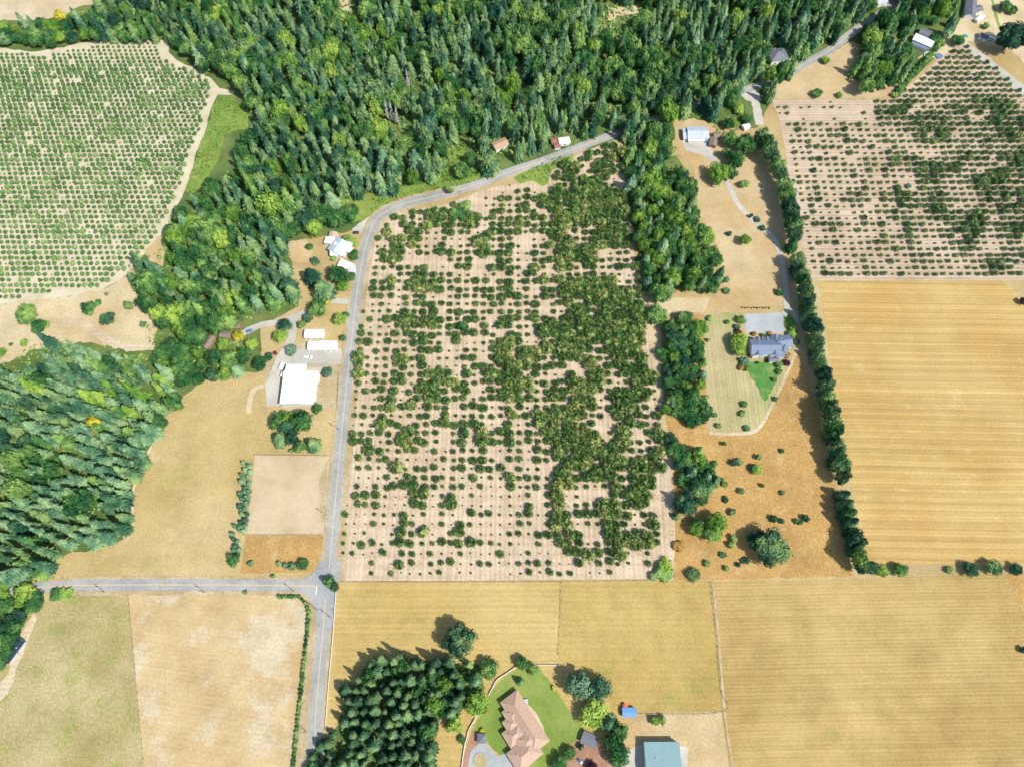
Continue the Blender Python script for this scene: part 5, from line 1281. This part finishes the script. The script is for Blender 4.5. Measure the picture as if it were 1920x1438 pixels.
for (x, y, r) in occupied: put(x, y, min(10, r))
wood = []
for zname, poly, sp_, fc, hr, rr_, in ZONES:
    zc = sum(hr) / 2 * .55
    wp = [(P(x, y, zc).x, P(x, y, zc).y) for x, y in poly]
    x0, x1 = min(p[0] for p in wp), max(p[0] for p in wp); y0, y1 = min(p[1] for p in wp), max(p[1] for p in wp)
    ny = int((y1 - y0) / (sp_ * .866)) + 1
    cells = [(x0 + (i + .5 * (j % 2)) * sp_, y0 + j * sp_ * .866) for j in range(ny + 1) for i in range(int((x1 - x0) / sp_) + 2)]
    for cx, cy in cells:
        x = cx + wr.uniform(-.3, .3) * sp_; y = cy + wr.uniform(-.3, .3) * sp_
        if not inside((x, y), wp) or near(x, y, sp_ * .62): continue
        patch = mn.noise(Vector((x * .022, y * .022, 7.0)))
        con = wr.random() < fc + patch * .75
        h = wr.uniform(*hr) * (1 if con else .72) * wr.choice((.7, .85, 1, 1, 1.12)); r = wr.uniform(*rr_) * (.92 if con else 1.12) * wr.choice((.72, .85, 1, 1, 1.1, 1.25))
        if 'belt' in zname and mn.noise(Vector((x * .05, y * .05, 2.0))) < -.3: continue
        big = wr.random()
        if big > .85 and 'grove' not in zname: h *= 1.15; r *= 1.12
        ok = True
        for t in (.1, .45, .8, 1.0):
            q = pix((x, y, h * t))
            for e in EXCL:
                if inside(q, e): ok = False; break
            if not ok: break
        if ok:
            q = pix((x, y, h * .3))
            for ddx, ddy in ((r * 2.2, 0), (-r * 2.2, 0), (0, r * 1.9)):
                if zname != 'left' and any(inside((q[0] + ddx, q[1] + ddy), e) for e in EXCL[:9]): ok = False
        if not ok: continue
        put(x, y, sp_ * .5)
        t = wr.random()
        if con: mat = 'broad_lime' if (zname == 'left' and pix((x, y, 10))[1] < 775 and t < .14) else 'conifer_blue' if t < (.6 if zname == 'left' else .06 if 'grove' in zname else .45 if 'belt' in zname else .22) else ('broad' if t > .9 and 'grove' not in zname else 'conifer')  # left woods: haze and hot-spot brightness put into the paler, bluer foliage mix
        if con and 'grove' in zname and t < .6: mat = 'conifer_dark'
        if not con: mat = 'broad_lime' if t < (.30 if zname in ('wood strip', 'left middle') else .16) else ('conifer' if t < .3 else ('rust' if t > 1.5 else 'broad'))
        q = pix((x, y, h * .6)); dep = (H - h * .6)
        wood.append((zname, 'conifer' if con else 'broad', mat, (x, y, 0), r, h, q))
ADJ = {'conifer_dark': 'deep green', 'conifer': 'dark green', 'conifer_blue': 'blue green', 'broad': 'mid green', 'broad_lime': 'light green', 'rust': 'rusty brown'}
ZTXT = {'top': 'top woods', 'upper left': 'upper left woods', 'left middle': 'left middle woods', 'lower left': 'woods left of the meadow', 'left': 'left conifer woods', 'lower left corner': 'lower left corner',
        'wood strip': 'wood strip right of orchard', 'mid tree belt': 'mid tree belt', 'lower tree belt': 'lower tree belt', 'upper right': 'upper right woods', 'conifer grove': 'bottom grove', 'roadside grove': 'roadside grove', 'junction of woods': 'trees by clearing house'}
for kind, nm in (('conifer', 'conifer_tree'), ('broad', 'broadleaf_tree')):
    L = [w_ for w_ in wood if w_[1] == kind]
    def vis_(w_):
        q = w_[6]
        if not (5 < q[0] < 1915 and 5 < q[1] < 1433): return 0
        return w_[4] * (1.3 * w_[5] * math.hypot(q[0] - 960, q[1] - 1243) / H * .5 + w_[4] * 2) / (H / (CT - (719 - q[1]) / F * ST)) ** 2
    L.sort(key=lambda w_: -vis_(w_))
    print('WOOD', kind, len(L))
    for w_ in L[:300]:
        crown = 'conifer' if kind == 'conifer' else 'broadleaf'
        tree(nm, kind, w_[2], w_[3], w_[4], w_[5], '%s %s in the %s, %s' % (ADJ[w_[2]], crown, ZTXT[w_[0]], where(*w_[6])), 'tree', '%ss of the %s' % (crown, ZTXT[w_[0]]))
    mats = ['conifer_dark', 'conifer', 'conifer_blue', 'broad', 'broad_lime', 'rust']
    rest = []
    for w_ in L[300:]:
        V, Q, mi = PROTO[kind][0][wr.randrange(8)]
        rest.append((V, Q, mi * 0 + mats.index(w_[2]), w_[3], w_[4], w_[5], wr.uniform(0, 6.28)))
    if rest: merge('%s_woodland' % ('conifer' if kind == 'conifer' else 'broadleaf'), rest, 'the remaining %s trees that make up the woods' % ('conifer' if kind == 'conifer' else 'broadleaf'), 'woodland', [M[m_] for m_ in mats])

# ---------------------------------------------------------------- undergrowth (nobody could count it)
ub = random.Random(9)
def undergrowth(name, polys, dens, size, hmax, mat, label):
    V, Q, n = [], [], 0
    for poly in polys:
        wp = [(P(x, y).x, P(x, y).y) for x, y in poly]
        x0, x1 = min(p[0] for p in wp), max(p[0] for p in wp); y0, y1 = min(p[1] for p in wp), max(p[1] for p in wp)
        for _ in range(int((x1 - x0) * (y1 - y0) * dens)):
            x, y = ub.uniform(x0, x1), ub.uniform(y0, y1)
            if not inside((x, y), wp): continue
            z = ub.random() * hmax * (.5 + .9 * max(0, mn.noise(Vector((x * .16, y * .16, 0)))))
            nn = Vector((ub.uniform(-1, 1), ub.uniform(-1, 1), ub.uniform(.3, 1.5))).normalized(); t = nn.orthogonal().normalized(); b2 = nn.cross(t)
            s = ub.uniform(*size); p = Vector((x, y, z + .15))
            V += [p - t * s, p - b2 * s * .7, p + t * s, p + b2 * s * .7]; Q.append((n, n + 1, n + 2, n + 3)); n += 4
    o = link(bpy.data.objects.new(name, quads_mesh(name, [tuple(v) for v in V], Q, np.zeros(len(Q), int), [M[mat]])))
    tag(o, label, 'undergrowth', None, 'stuff')
undergrowth('undergrowth', [[(700, 362), (770, 340), (900, 315), (905, 338), (780, 366), (712, 388), (695, 402)], [(820, 290), (880, 270), (905, 300), (900, 330), (830, 345)], [(985, 322), (1030, 300), (1075, 286), (1075, 300), (1035, 318), (1025, 345), (1000, 340), (965, 335)],
    [(409, 180), (438, 181), (465, 215), (464, 240), (415, 260), (405, 300), (370, 350), (350, 358), (370, 290), (390, 240)], [(1000, 292), (1080, 262), (1150, 240), (1152, 246), (1085, 270), (1005, 300)],
    [(130, 60), (320, 66), (330, 84), (420, 150), (440, 166), (400, 140), (318, 78), (200, 74)], [(1330, 225), (1400, 190), (1400, 240), (1350, 262)],
    [(270, 600), (340, 640), (340, 700), (290, 680)], [(60, 1086), (120, 1080), (130, 1084), (60, 1092)], [(1060, 1060), (1060, 1061), (1061, 1061)],
    [(1237, 1084), (1240, 1060), (1256, 1040), (1262, 1060), (1262, 1084)]], .30, (.5, 1.2), 2.0, 'grassy', 'bright green weeds and brambles on the road banks and wood edges')
undergrowth('forest_understory', [ZONES[i][1] for i in (0, 1, 3, 4, 5, 7, 11)], .14, (.8, 1.8), 3.0, 'broad', 'green undergrowth on the floor of the woods')
